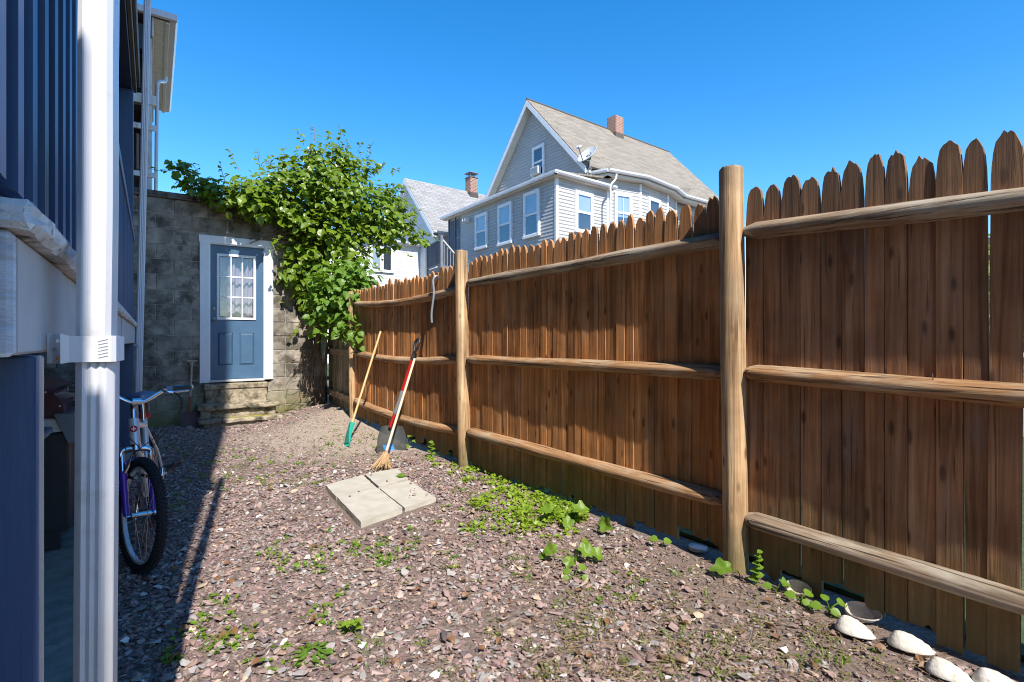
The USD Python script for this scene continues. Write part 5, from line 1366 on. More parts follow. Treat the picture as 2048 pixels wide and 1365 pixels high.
# --- grey house with the enclosed porch, gable, bay and dish
gh = Thing('grey_house', 'grey vinyl sided house with steep tan roof and enclosed porch', 'house', (C0[0] + 3, C0[1] + 6, 0))
PF, PS = vframe(C0), uframe(C0)                                      # porch front, porch side
ZE = 6.42                                                            # porch wall top
tl = PF.a_of(897)
ps_len = PS.a_of(1218)
gh.part('porch_core', plate(Frame(C0, UV_V, -UV_U), [(0.03, -.3), (tl, -.3), (tl, ZE), (0.03, ZE)], -2.2, -0.04), 'grey_vinyl')
gh.part('siding', siding(PF, [(0.06, 2.4), (tl - 1.06, 2.4), (tl - 1.06, ZE), (0.06, ZE)], 0.115), 'grey_vinyl', kind='stuff')
gh.part('siding', siding(PS, [(0.06, 2.4), (ps_len - .02, 2.4), (ps_len - .02, ZE), (0.06, ZE)], 0.115), 'grey_vinyl', kind='stuff')
gh.part('corner_board', join(PF.box(-0.02, 0.07, -0.02, 0.03, 2.4, ZE), PS.box(0.0, 0.07, -0.03, 0.028, 2.4, ZE)), 'white_paint')
gh.part('corner_board', PS.box(ps_len - .14, ps_len - .02, 0.0, 0.03, 2.4, ZE), 'white_paint')
for (x0, x1, ytop, ybot) in ((955, 974, 432, 494), (1001, 1023, 412, 485), (1053, 1078, 388, 470)):
    a1, a0 = PF.a_of(x0), PF.a_of(x1)
    window(gh, PF, a0, a1, PF.z_of((x0 + x1) / 2, (ybot if True else 0)), PF.z_of((x0 + x1) / 2, ytop), shade=.48)
a0, a1 = PS.a_of(1152), PS.a_of(1180)
window(gh, PS, a0, a1, PS.z_of(1166, 462), PS.z_of(1166, 390), shade=.5)
# screened doorway at the far end of the porch
sdp = gh.part('screen_door', join(PF.box(tl - 1.05, tl - 0.60, -.06, -.03, 2.4, ZE - .1), PF.box(tl - .58, tl - .02, -.06, -.03, 2.4, ZE - .1)), 'dark_screen')
gh.part('door_post', join(PF.box(tl - 1.08, tl - 1.03, -.08, .02, 2.4, ZE), PF.box(tl - .60, tl - .57, -.08, .005, 2.4, ZE), PF.box(tl - .04, tl, -.08, .02, 2.4, ZE)), 'dark_rail', under=sdp)
for i in range(3):
    gh.part('glazing_bar', PF.box(tl - .95, tl - .65, -.03, -.022, 4.5 + i * .5, 4.52 + i * .5), 'blind', under=sdp)
gh.part('glazing_bar', PF.box(tl - .81, tl - .79, -.03, -.021, 4.2, 5.9), 'blind', under=sdp)
# porch roof, gutters
S_G = 2.0                                                            # gable plane, metres along the ridge
TP = 3.763; HWD = 3.45; ZR, ZEV = 10.80, 7.24
def HP(s, t, z):
    q = C0 + UV_U * s + UV_V * t
    return np.array([q[0], q[1], z])
roof_plane(gh, 'porch_roof', [HP(-.22, -.22, ZE + .10), HP(-.22, tl + .22, ZE + .10), HP(S_G, tl + .22, ZE + .34), HP(S_G, -.22, ZE + .34)], 'roof_shingles_tan', .05)
def gutter(fr, a0, a1, o, z, T=gh, mat_='white_metal'):
    prof = Polygon([(0, 0), (.10, .0), (.135, .05), (.13, .11), (.12, .115), (.115, .105), (0, .105)])
    v, f = extrude(prof, 1.0)
    m = np.stack([a0 + (a1 - a0) * v[:, 2], o + v[:, 0], z + v[:, 1]], 1)
    return T.part('gutter', xform((m, f), fr.M()), mat_)
gutter(PF, -.30, tl + .25, .17, ZE + .0)
gutter(PS, -.295, ps_len + .1, .17, ZE + .0)
gh.part('soffit', join(PF.box(-.16, tl + .2, .0, .17, ZE - .03, ZE + .012), PS.box(-.0, ps_len + .05, .0, .168, ZE - .03, ZE + .012)), 'soffit_vinyl')
# main body
GFm = vframe(C0 + UV_U * S_G)
GW = HWD - 0.30
zg = lambda t: ZR - .12 - abs(t - TP) * (ZR - ZEV) / HWD
gpoly = [(TP - GW, 6.0), (TP + GW, 6.0), (TP + GW, zg(TP + GW)), (TP, zg(TP)), (TP - GW, zg(TP - GW))]
gh.part('gable_core', plate(Frame(C0 + UV_U * S_G, UV_V, -UV_U), [(TP - GW, -.3), (TP + GW, -.3), (TP + GW, zg(TP + GW) - .02), (TP, zg(TP) - .02), (TP - GW, zg(TP - GW) - .02)], -9.0, -0.04), 'grey_vinyl')
gh.part('siding', siding(GFm, gpoly, 0.125), 'grey_vinyl', kind='stuff')
S_END = 11.2
rf = None
OH = 0.34
for sg in (-1, 1):
    e0, e1 = HP(S_G - OH, TP + sg * HWD, ZEV), HP(S_END, TP + sg * HWD, ZEV)
    r0, r1 = HP(S_G - OH, TP, ZR), HP(S_END, TP, ZR)
    p = roof_plane(gh, 'roof', [e0, e1, r1, r0], 'roof_shingles_tan', .07)
    rf = rf or p
    # rake board and soffit
    tA, tB = TP + sg * HWD, TP
    rk_poly = lambda d: Polygon([(tA, ZEV - .05 - d), (tB, ZR - .05 - d), (tB, ZR - .055), (tA, ZEV - .055)])
    gh.part('rake_board', plate(Frame(C0 + UV_U * (S_G - OH), UV_V, N_G), rk_poly(.24), -.02, .012), 'white_paint')
    gh.part('rake_soffit', plate(Frame(C0 + UV_U * S_G, UV_V, N_G), Polygon([(tA, ZEV - .23), (tB, ZR - .26), (tB, ZR - .23), (tA, ZEV - .20)]), 0.0, OH - .03), 'soffit_vinyl')
gh.part('ridge_cap', sweep([HP(S_G - OH, TP, ZR + .005), HP(S_END, TP, ZR + .005)], .045, 8), 'roof_edge')
# gable window with its air conditioner
a0, a1 = GFm.a_of(1088), GFm.a_of(1069.5)
zt_, zb_ = GFm.z_of(1079, 296), GFm.z_of(1079, 352)
window(gh, GFm, a0, a1, zb_, zt_, shade=.0)
ac = Thing('air_conditioner', 'white window air conditioner in the attic gable window', 'air conditioner', GFm.pt((a0 + a1) / 2, zb_, .2))
ac.part('case', GFm.box(a0 + .06, a1 - .02, .09, .26, zb_ + .02, zb_ + .32, .015), 'ac_white')
for i in range(6):
    ac.part('grille_slot', GFm.box(a0 + .10, a1 - .06, .26, .264, zb_ + .06 + .042 * i, zb_ + .078 + .042 * i, .001), 'grey_plastic')
# side wall and bay
SWf = uframe(C0 + UV_V * (TP - GW))
gh.part('siding', siding(SWf, [(S_G + .02, 2.4), (S_END - .3, 2.4), (S_END - .3, ZEV - .05), (S_G + .02, ZEV - .05)], .125), 'grey_vinyl', kind='stuff')
eave_px = [(1206, 341), (1216, 341), (1293, 355), (1350, 378), (1367, 392), (1420, 407)]
ZB = 7.02
EP = []
for px, py in eave_px:
    Yb = (ZB - H) * FPX / (CY - py)
    EP.append(np.array([(px - CX) / FPX * Yb, Yb]))
EP[0] = HP(S_G + .05, TP - HWD + .1, 0)[:2]
inner = SWf.pt(S_END, 0, -.4)[:2]
bay = Polygon(EP + [inner, HP(S_G, TP - GW + .5, 0)[:2]]).buffer(0)
for i in range(len(EP) - 1):
    p, q_ = EP[i], EP[i + 1]
    d_ = (q_ - p); ln = np.linalg.norm(d_); d_ /= ln
    nn = np.array([d_[1], -d_[0]])
    fb = Frame(p, d_, nn)
    gutter(fb, -.02, ln + .03, .0, ZB - .06)
    gh.part('bay_soffit', fb.box(0, ln, -.34, .0, ZB - .16, ZB - .075), 'soffit_vinyl')
    if i in (1, 2, 3):
        ins = 0.30
        fw = Frame(p - nn * ins, d_, nn)
        x0, x1 = (0.10 if i > 1 else -.5), ln - (.02 if i < 3 else 0)
        gh.part('siding', siding(fw, [(x0, 2.4), (x1, 2.4), (x1, ZB - .16), (x0, ZB - .16)], .125), 'grey_vinyl', kind='stuff')
        gh.part('corner_board', fw.box(x1 - .06, x1 + .05, -.03, .03, 2.4, ZB - .16), 'white_paint')
        if i == 1:
            w0, w1 = fw.a_of(1231), fw.a_of(1258)
            window(gh, fw, w0, w1, fw.z_of(1245, 462), fw.z_of(1245, 392), shade=.62, muntins=[((w0 + w1) / 2, fw.z_of(1245, 462) + .1, fw.z_of(1245, 392) - .1)])
        if i == 2:
            w0, w1 = fw.a_of(1297), fw.a_of(1316)
            window(gh, fw, w0, w1, fw.z_of(1306, 465), fw.z_of(1306, 402), shade=.0)
# flared roof over the bay
pts3 = [np.array([*p, ZB + .05]) for p in EP]
back = [HP(S_G + .2 + (S_END - S_G - .3) * i / (len(EP) - 1), TP - HWD + .65, ZEV + .72) for i in range(len(EP))]
for i in range(len(EP) - 1):
    roof_plane(gh, 'bay_roof', [pts3[i], pts3[i + 1], back[i + 1], back[i]], 'roof_shingles_tan', .05)
# rain pipe from the bay gutter
g0_ = at(1231, 349, 18.2)
gh.part('rain_pipe', sweep(curve([at(1233, 348, 18.25), at(1231, 358, 18.2), at(1222, 370, 17.95), at(1221, 382, 17.9)], 14), .036, 8), 'white_metal', smooth=50)
gh.part('rain_pipe', sweep([at(1221, 380, 17.9), at(1221, 600, 17.9)], .036, 8), 'white_metal', smooth=50)
# chimney on the ridge
ca_ = 0
for s_ in np.linspace(4, 10, 300):
    q = HP(s_, TP, 0)
    if (q[0] / q[1]) * FPX + CX > 1225:
        ca_ = s_; break
CHf = Frame(C0 + UV_U * ca_ + UV_V * TP, UV_U, N_S)
ztop_ch = H + (CY - 235) / FPX * CHf.pt(0, 0, .2)[1]
ch = brick_box(gh, 'chimney', CHf, -.26, .26, -.12, .40, ZR - .6, ztop_ch, under=rf)
gh.part('flashing', CHf.box(-.28, .28, .0, .42, ZR - .65, ZR - .22), 'roof_edge', under=rf)
# lamp by the porch door
wl = Thing('wall_lamp', 'twin floodlight fitting on the grey porch wall beside the screen door', 'lamp', PF.pt(PF.a_of(938), PF.z_of(938, 441)))
la_, lz_ = PF.a_of(938), PF.z_of(938, 441)
wl.part('base', PF.box(la_ - .08, la_ + .08, .02, .06, lz_ - .08, lz_ + .08, .02), 'white_paint')
for s in (-1, 1):
    wl.part('lamp_head', sweep([PF.pt(la_ + s * .03, lz_, .06), PF.pt(la_ + s * .10, lz_ - .01, .16), PF.pt(la_ + s * .14, lz_ - .03, .22)], [.03, .07, .085], 12), 'ac_white')

# --- satellite dish on the porch roof
dc = at(1174, 308, 18.35)
dish = Thing('satellite_dish', 'grey satellite dish on a tripod mast before the tan roof', 'satellite dish', dc - [0, 0, .8])
nd = np.array([-0.55, -0.50, 0.62]); nd /= np.linalg.norm(nd)
ex = np.cross([0, 0, 1], nd); ex /= np.linalg.norm(ex); ey = np.cross(nd, ex)
Md = np.eye(4); Md[:3, 0] = ex; Md[:3, 1] = ey; Md[:3, 2] = nd; Md[:3, 3] = dc
prof = [(0.0, -.09), (.12, -.082), (.24, -.055), (.34, -.015), (.385, .01), (.39, .004), (.34, -.028), (.24, -.07), (.12, -.098), (0, -.106)]
dd = lathe(prof, 40)
dd = (dd[0] * [.92, 1.05, 1], dd[1])
dp = dish.part('reflector', xform(dd, Md), 'dish_grey', smooth=40)
dish.part('mark', xform(join(xform(cbox((-.035, -.05, 0), (.035, .05, .004), .01), trimesh.transformations.translation_matrix((-.05, .04, -.078))), sweep(curve([(.07, -.02, -.076), (.10, .06, -.068), (.07, .13, -.066), (.03, .16, -.064)], 10), .011, 6)), Md), 'dish_mark', under=dp)
feed = dc + nd * .42 - ey * .22 + ex * .02
dish.part('feed_arm', sweep([dc - ey * .36 - nd * .02, feed], .020, 8), 'dark_rail')
dish.part('feed_horn', join(sweep([feed, feed + ey * .09 + ex * .05 - nd * .03], [.05, .06], 12), sweep([feed - ex * .06, feed - ex * .10 + ey * .08], [.035, .045], 12)), 'dish_grey')
mb = HP(.9, .55, ZE + .2)
mb = at(1173, 352, 18.1)
mast_top = dc - nd * .14
dish.part('mast', sweep(curve([mast_top, mast_top - [0, .0, .28], mb], 10), .025, 8), 'dark_rail')
dish.part('bracket', cbox(tuple(mast_top - .07), tuple(mast_top + .07), .01), 'dark_rail')
for tgt in (at(1185, 356, 17.9), at(1192, 360, 18.0)):
    dish.part('stay', sweep([mast_top - [0, 0, .2], tgt], .010, 6), 'dark_rail')

# --- white house behind
wh = Thing('white_house', 'white sided house with pale shingled roof behind the vine', 'house', (-3, 26, 0))
G0 = np.array([-5.30, 26.0])
WZR, WZE, WHW = 9.15, 6.02, 3.18
def WP(s, t, z):
    q = G0 + UV_U * s + UV_V * t
    return np.array([q[0], q[1], z])
WG = vframe(G0 + UV_U * .3)
zw = lambda t: WZR - .10 - abs(t) * (WZR - WZE) / WHW
gw = WHW - .28
wh.part('core', plate(Frame(WG.O, UV_V, -UV_U), [(-gw, -.3), (gw, -.3), (gw, zw(gw) - .02), (0, zw(0) - .02), (-gw, zw(gw) - .02)], -8.6, -.03), 'white_vinyl')
wh.part('siding', siding(WG, [(-gw, 2.6), (gw, 2.6), (gw, zw(gw)), (0, zw(0)), (-gw, zw(gw))], .13), 'white_vinyl', kind='stuff')
wr = None
for sg in (-1, 1):
    p = roof_plane(wh, 'roof', [WP(0, sg * WHW, WZE), WP(9, sg * WHW, WZE), WP(9, 0, WZR), WP(0, 0, WZR)], 'roof_shingles_pale', .07)
    wr = wr or p
    wh.part('rake_board', plate(Frame(G0, UV_V, N_G), Polygon([(sg * WHW, WZE - .25), (0, WZR - .28), (0, WZR - .05), (sg * WHW, WZE - .05)]), -.02, .012), 'white_paint')
    wh.part('rake_soffit', plate(WG, Polygon([(sg * WHW, WZE - .24), (0, WZR - .27), (0, WZR - .245), (sg * WHW, WZE - .215)]), 0, .28), 'white_paint')
WS = uframe(G0 - UV_V * gw)
wh.part('siding', siding(WS, [(.3, 2.6), (8.5, 2.6), (8.5, WZE - .1), (.3, WZE - .1)], .13), 'white_vinyl', kind='stuff')
gutter(uframe(G0 - UV_V * WHW), 0, 9, -.02, WZE - .10, T=wh)
wh.part('eave_soffit', uframe(G0 - UV_V * WHW).box(.3, 8.8, -.3, -.02, WZE - .14, WZE - .09), 'white_paint')
wh.part('corner_board', join(WG.box(-gw - .03, -gw + .09, 0, .03, 2.6, WZE - .1), WS.box(.3, .40, 0, .028, 2.6, WZE - .1)), 'white_paint')
# low wing towards the left
tw = WG.a_of(840)
WWf = uframe(WG.pt(tw, 0)[:2])
zwing = WWf.z_of(832, 492)
wh.part('wing_core', plate(WWf, [(-6, -.3), (-.02, -.3), (-.02, zwing), (-6, zwing)], -3.0, -.03), 'white_vinyl')
wh.part('siding', siding(WWf, [(-6, 2.6), (-.02, 2.6), (-.02, zwing), (-6, zwing)], .125), 'white_vinyl', kind='stuff')
gutter(WWf, -6.1, -.02, .16, zwing - .02, T=wh)
wh.part('wing_soffit', WWf.box(-6, -.02, 0, .16, zwing - .04, zwing), 'white_paint')
roof_plane(wh, 'wing_roof', [WWf.pt(-6.1, zwing + .10, .2), WWf.pt(-.02, zwing + .10, .2), WWf.pt(-.02, zwing + .5, -2.6), WWf.pt(-6.1, zwing + .5, -2.6)], 'roof_shingles_pale', .05)
w0, w1 = WWf.a_of(742), WWf.a_of(782)
wz0, wz1 = WWf.z_of(765, 541), WWf.z_of(765, 492)
wn = window(wh, WWf, w0, (w0 + w1) / 2 - .05, wz0, wz1, rail=False, shade=.9)
wn = window(wh, WWf, (w0 + w1) / 2 + .05, w1, wz0, wz1, rail=False, shade=.0)
# chimney with its cap
cs_ = 0
for s_ in np.linspace(1, 9, 400):
    q = WP(s_, 0, 0)
    if q[0] / q[1] * FPX + CX > 940:
        cs_ = s_; break
WC = Frame(G0 + UV_U * cs_, UV_U, N_S)
zc_top = H + (CY - 358) / FPX * WC.pt(0, 0, .1)[1]
brick_box(wh, 'chimney', WC, -.24, .24, -.10, .38, WZR - .5, zc_top, under=wr)
wh.part('flashing', WC.box(-.26, .26, .0, .40, WZR - .6, WZR - .12), 'fascia_brown', under=wr)
wh.part('chimney_crown', WC.box(-.27, .27, -.13, .41, zc_top + .002, zc_top + .05), 'coping_concrete', under=wr)
wh.part('chimney_cap', join(WC.box(-.30, .30, -.16, .44, zc_top + .25, zc_top + .28), *[WC.box(x - .012, x + .012, y - .012, y + .012, zc_top + .05, zc_top + .25) for x in (-.18, .18) for y in (-.04, .32)], WC.box(-.12, .12, .02, .26, zc_top + .05, zc_top + .18)), 'iron_grey', under=wr)
# --- landing and stair rail between the houses
lr = Thing('porch_railing', 'dark grey landing railing with stair rail between the two houses', 'railing', (-2.9, 20.8, 4.0))
A_, B_ = at(856, 491, 22.0), at(882, 478, 20.6)
zt_r = (A_[2] + B_[2]) / 2
RF = Frame(A_[:2], B_[:2] - A_[:2], N_G)
Lr = np.linalg.norm(B_[:2] - A_[:2])
zb_r = zt_r - 1.0
lr.part('top_rail', RF.box(-.04, Lr, -.05, .05, zt_r - .05, zt_r, .01), 'dark_rail')
lr.part('bottom_rail', RF.box(-.04, Lr, -.02, .02, zb_r, zb_r + .06, .006), 'dark_rail')
lr.part('post', RF.box(Lr, Lr + .11, -.055, .055, zb_r - .6, zt_r + .14, .01), 'dark_rail')
lr.part('post', RF.box(-.15, -.04, -.055, .055, zb_r - .6, zt_r + .05, .01), 'dark_rail')
for a in np.arange(.06, Lr - .04, .135):
    lr.part('baluster', RF.box(a, a + .045, -.018, .018, zb_r + .06, zt_r - .05), 'dark_rail')
SF = Frame(B_[:2], UV_U, N_S)
lr.part('stair_rail', plate(SF, [(0.05, zt_r + .02), (1.7, zt_r - 1.45), (1.7, zt_r - 1.52), (0.05, zt_r - .05)], -.05, .05), 'dish_grey')
lr.part('stair_stringer', plate(SF, [(0.05, zb_r + .05), (1.7, zb_r - 1.42), (1.7, zb_r - 1.68), (0.05, zb_r - .2)], -.03, .03), 'dark_rail')
for a in np.arange(.12, 1.65, .14):
    lr.part('baluster', SF.box(a, a + .045, -.018, .018, zb_r - a * .89 + .05, zt_r - a * .89 - .03), 'dark_rail')
lr.part('landing', RF.box(-.1, Lr + .1, -1.6, .0, zb_r - .25, zb_r - .04), 'dark_rail')
for a in (.0, Lr):
    lr.part('landing_post', RF.box(a, a + .1, -.12, -.02, -.1, zb_r - .25), 'dark_rail')

# --- old wooden porches at the back of the building on the left
pb = Thing('back_porch_building', 'tall old porch building with white posts beyond the blue deck', 'building', (-7.5, 12, 0))
EB = Frame((-6.425, 10.0), HOUSE.d, HOUSE.n)
ZB2 = 7.16
pb.part('roof_deck', EB.box(-.02, 4.7, -7.0, -.02, ZB2 + .02, ZB2 + .16), 'roof_edge')
gutter(EB, -.05, 4.72, -.03, ZB2 + .0, T=pb)
pb.part('front_gutter', EB.box(-.13, -.025, -7.0, .10, ZB2 + .0, ZB2 + .115, .01), 'white_metal')
for i in range(48):
    a = .02 + i * .097
    pb.part('soffit_panel', EB.box(a, a + .093, -.27, -.035, ZB2 - .02 + (.003 if i % 2 else 0), ZB2 + .01, .003), 'soffit_vinyl')
pb.part('soffit_trim', EB.box(.0, 4.7, -.095, -.03, ZB2 - .045, ZB2 - .021), 'soffit_vinyl')
pb.part('frieze', EB.box(0, 4.7, -.31, -.272, ZB2 - .35, ZB2 + .01), 'soffit_vinyl')
pb.part('side_wall', EB.box(0.16, 4.6, -.40, -.31, -.2, ZB2 - .02), 'brown_shakes')
pb.part('back_wall', EB.box(1.6, 1.7, -6.8, -.41, -.2, ZB2 - .02), 'brown_shakes')
pb.part('far_wall', EB.box(4.5, 4.6, -6.8, -.41, -.2, ZB2 - .02), 'brown_shakes')
pb.part('post', EB.box(0, .13, -.43, -.30, -.1, ZB2 - .40, .008), 'old_white_wood')
pb.part('window', EB.box(.03, .10, -.62, -.435, ZB2 - .62, ZB2 - .16, .004), 'room_dark')
for (y, hgt, nm) in ((203, .17, 'floor_beam'), (258, .10, 'hand_rail'), (352, .09, 'hand_rail')):
    z_ = H + (CY - y) / FPX * 9.87
    pb.part(nm, EB.box(-.03, .03, -3.2, -.24, z_ - hgt / 2, z_ + hgt / 2, .006), 'old_white_wood')
for z_ in (2.9, 5.5):
    pb.part('porch_floor', EB.box(.03, 1.6, -6.8, -.43, z_, z_ + .12), 'brown_shakes')
for o in np.arange(-3.1, -.5, .16):
    pb.part('baluster', EB.box(-.01, .02, o, o + .04, 4.30, 4.95), 'brown_shakes')
xg = lambda py, Yq=10.3, px=315: at(px, py, Yq)
pb.part('rain_pipe', sweep(curve([at(332, 155, 11.35), at(331, 161, 11.3), at(318, 163, 11.0), at(314.5, 172, 10.9)], 14), .036, 8), 'white_metal', smooth=50)
pb.part('rain_pipe', sweep([at(314.5, 170, 10.9), at(311.5, 400, 10.9)], .034, 8), 'white_metal', smooth=50)

# --- what shows through the gaps of the near fence panel
rs = Thing('brick_house', 'low brick red house glimpsed through gaps of the near fence panel', 'house', (9.5, 9.0, 0))
RB = Frame((6.0, 9.5), (0.8, -0.6), (-0.6, -0.8))
rs.part('wall', RB.box(-1.0, 9.0, -4, 0, -.1, 2.6), 'brick_house_red')
rs.part('roof', RB.box(-1.2, 9.2, -4.2, .25, 2.602, 2.75), 'roof_edge')
w_ = rs.part('window', RB.box(2.2, 3.3, 0, .03, .9, 2.1), 'white_paint')
rs.part('pane', RB.box(2.28, 3.22, .03, .034, .98, 2.02, .001), 'room_dark', under=w_)
# ------------------------------------------------------------------ the vine over the garage wall
def unit(v):
    return v / np.maximum(np.linalg.norm(v, axis=-1, keepdims=True), 1e-9)
def wall_Y(px):
    return WALL.pt(WALL.a_of(px), 0)[1]
r8 = np.random.default_rng(88)
def leaf_cloud(blobs, dens, r, size=(.06, .115), up=0.5, out=0.45, sunw=0.75, rnd=0.5, shellp=0.5, shift=0.0, shrink=1.0):
    """blobs: (px, py, offset from the wall in metres towards the yard, rx px, ry px, depth m, density factor)"""
    PP, NN, DD, SS = [], [], [], []
    for (px, py, o, rx, ry, rd, df) in blobs:
        Yb = wall_Y(px) - o + shift
        c = at(px, py, Yb)
        ax = shrink * rx / FPX * Yb; az = shrink * ry / FPX * Yb
        n = int(dens * df * (ax * az + ax * rd + az * rd) * 1.4)
        d = unit(r.normal(size=(n, 3)))
        rad = np.where(r.random(n) < shellp, r.uniform(.78, 1.08, n), r.random(n) ** .5 * .8)
        lump = 1 + .55 * (meshkit.fbm(d * 2.6 + np.array([px * .1, py * .1, 3]), 3, 7) - .5) * 2
        P = c + d * (rad * lump)[:, None] * np.array([ax, rd, az])
        N = unit(d * out + np.array([0, 0, 1]) * up + S3 * sunw + r.normal(size=(n, 3)) * rnd)
        D = unit(d * .6 + np.array([0, 0, -.9]) + r.normal(size=(n, 3)) * .7)
        PP.append(P); NN.append(N); DD.append(D); SS.append(r.uniform(*size, n) * (0.8 + .4 * r.random(n)))
    return np.vstack(PP), np.vstack(NN), np.vstack(DD), np.concatenate(SS)
mound = [  # px, py, o, rx, ry, rd, density
    (368, 342, .05, 30, 26, .16, .75), (352, 330, .0, 18, 14, .10, .6), (395, 372, .05, 32, 26, .22, .9), (425, 385, .15, 40, 28, .30, 1),
    (470, 396, .25, 48, 34, .38, 1), (520, 405, .28, 52, 44, .42, 1), (505, 365, .0, 48, 26, .35, .9), (560, 385, .15, 60, 55, .48, 1), (600, 350, .0, 62, 48, .50, 1),
    (640, 375, .18, 66, 66, .58, 1), (655, 318, -.1, 46, 40, .42, .85), (625, 298, -.1, 24, 20, .24, .6), (676, 292, -.1, 22, 22, .22, .55), (705, 345, .05, 46, 46, .45, .9), (735, 322, -.05, 17, 22, .2, .5),
    (690, 410, .25, 66, 56, .60, 1), (745, 420, .25, 58, 46, .50, .95), (775, 385, .1, 30, 36, .32, .65), (790, 440, .3, 40, 32, .36, .8), (815, 455, .3, 30, 26, .28, .65),
    (838, 478, .35, 20, 20, .2, .5), (760, 470, .3, 44, 36, .4, .85), (700, 470, .3, 56, 44, .46, .95), (640, 455, .3, 60, 40, .42, .95), (590, 440, .3, 46, 32, .36, .85),
    (800, 415, .2, 24, 22, .24, .5), (780, 372, .1, 16, 16, .16, .4), (700, 312, .0, 20, 22, .2, .5)]
drop = [
    (600, 500, .16, 44, 36, .22, .9), (590, 545, .15, 32, 34, .18, .8), (640, 520, .2, 50, 44, .28, .95), (625, 570, .16, 40, 36, .2, .8), (690, 515, .3, 44, 36, .34, .8), (618, 608, .14, 26, 26, .15, .7), (655, 590, .3, 30, 50, .25, .8)]
bright = [
    (680, 560, 1.05, 52, 40, .30, 1.0), (722, 548, 1.3, 34, 30, .25, .9), (655, 600, .85, 46, 44, .28, .95), (705, 600, 1.4, 40, 36, .26, .9), (650, 645, .8, 36, 36, .22, .8), (692, 648, 1.5, 28, 32, .18, .75), (714, 672, 1.75, 18, 24, .12, .7), (640, 565, .7, 26, 24, .18, .6), (740, 580, 1.3, 22, 22, .16, .6)]
vine = Thing('climbing_vine', 'big leafy green vine sprawling over the garage wall top and corner', 'vine', WALL.pt(1.4, 0, .3))
P1, N1, D1_, S1 = leaf_cloud([(a, b + (11 if b < 400 and a > 480 else 0), *c) for a, b, *c in mound], 680, r8, shift=.12, shrink=.92, size=(.055, .125))
P2, N2, D2_, S2 = leaf_cloud(drop, 560, r8, size=(.07, .13), out=.8, up=.35)
P_, N_, D_, S_ = np.vstack([P1, P2]), np.vstack([N1, N2]), np.vstack([D1_, D2_]), np.concatenate([S1, S2])
def wl_s(px, py, o):
    return at(px, py, wall_Y(px) - o)
# nothing grows through the wall
def clear_wall(P):
    q = P[:, :2] - WALL.O
    o = q @ WALL.n; a = q @ WALL.d
    bad = (o < .04) & (P[:, 2] < ZT + .10) & (a < A_R + .05)
    return ~bad
k_ = clear_wall(P_)
P_, N_, D_, S_ = P_[k_], N_[k_], D_[k_], S_[k_]
def split_leaves(T, P, N, D, S, mat_, n_single, prefix='leaf'):
    """the nearest, most open leaves are parts of their own, the rest one part"""
    q = P[:, :2] - WALL.O
    score = (q @ WALL.n) + 0.25 * P[:, 2] + 2.5 * S + r8.normal(0, .08, len(P))
    order = np.argsort(-score)
    one = order[:n_single]
    rest = order[n_single:]
    T.part('foliage', leaves(P[rest], N[rest], D[rest], S[rest]), mat_, kind='stuff')
    for i in one:
        T.part(prefix, leaves(P[i:i + 1], N[i:i + 1], D[i:i + 1], S[i:i + 1] * 1.05), mat_)
split_leaves(vine, P_, N_, D_, S_, 'vine_leaf', 300)
# shoots that stand out of the outline
def shoots(T, starts, r, mat_, leaf=.085):
    P, N, D, S = [], [], [], []
    for (p, d) in starts:
        ln = r.uniform(.14, .34)
        d = d / np.linalg.norm(d)
        c_ = curve([p, p + d * ln * .5 + r.normal(0, .02, 3), p + d * ln + np.array([0, 0, -.18 * ln]) + r.normal(0, .03, 3)], 9)
        T.part('shoot', sweep(c_, np.linspace(.005, .002, 9), 5), 'twig')
        for i in range(1, 9):
            sd = unit(r.normal(size=3)[None])[0]
            P.append(c_[i] + sd * .015); D.append(sd + d * .5 + [0, 0, -.3]); N.append(np.array([0, 0, .7]) + S3 * .6 + r.normal(0, .4, 3)); S.append(leaf * r.uniform(.6, 1.2) * (1.1 - .05 * i))
    T.part('shoot_leaves', leaves(np.array(P), np.array(N), np.array(D), np.array(S)), mat_, kind='stuff')
st_ = []
for (px, py, dx, dz) in ((345, 340, -1, -.2), (450, 362, -.2, .8), (478, 340, -.3, .9), (520, 335, .1, 1), (545, 338, -.4, .7), (575, 320, -.2, 1), (608, 290, -.3, 1), (628, 285, .1, 1), (655, 280, -.1, 1), (672, 280, .2, 1), (690, 300, .3, .9), (722, 312, .1, 1), (735, 308, .3, .9), (760, 345, .4, .8), (785, 352, .3, .9), (800, 385, .8, .5), (820, 425, .9, .1), (845, 465, .9, -.3), (835, 480, .7, -.6), (800, 490, .6, -.7), (755, 495, .4, -.8), (430, 400, -.3, -.6), (470, 425, .0, -1), (520, 450, -.2, -1), (560, 470, -.3, -.9), (575, 590, -.5, -.7), (600, 640, -.3, -.9)):
    st_.append((wl_s(px, py, r8.uniform(-.1, .4)), np.array([dx, r8.normal(-.2, .3), dz])))
shoots(vine, st_, r8, 'vine_leaf')
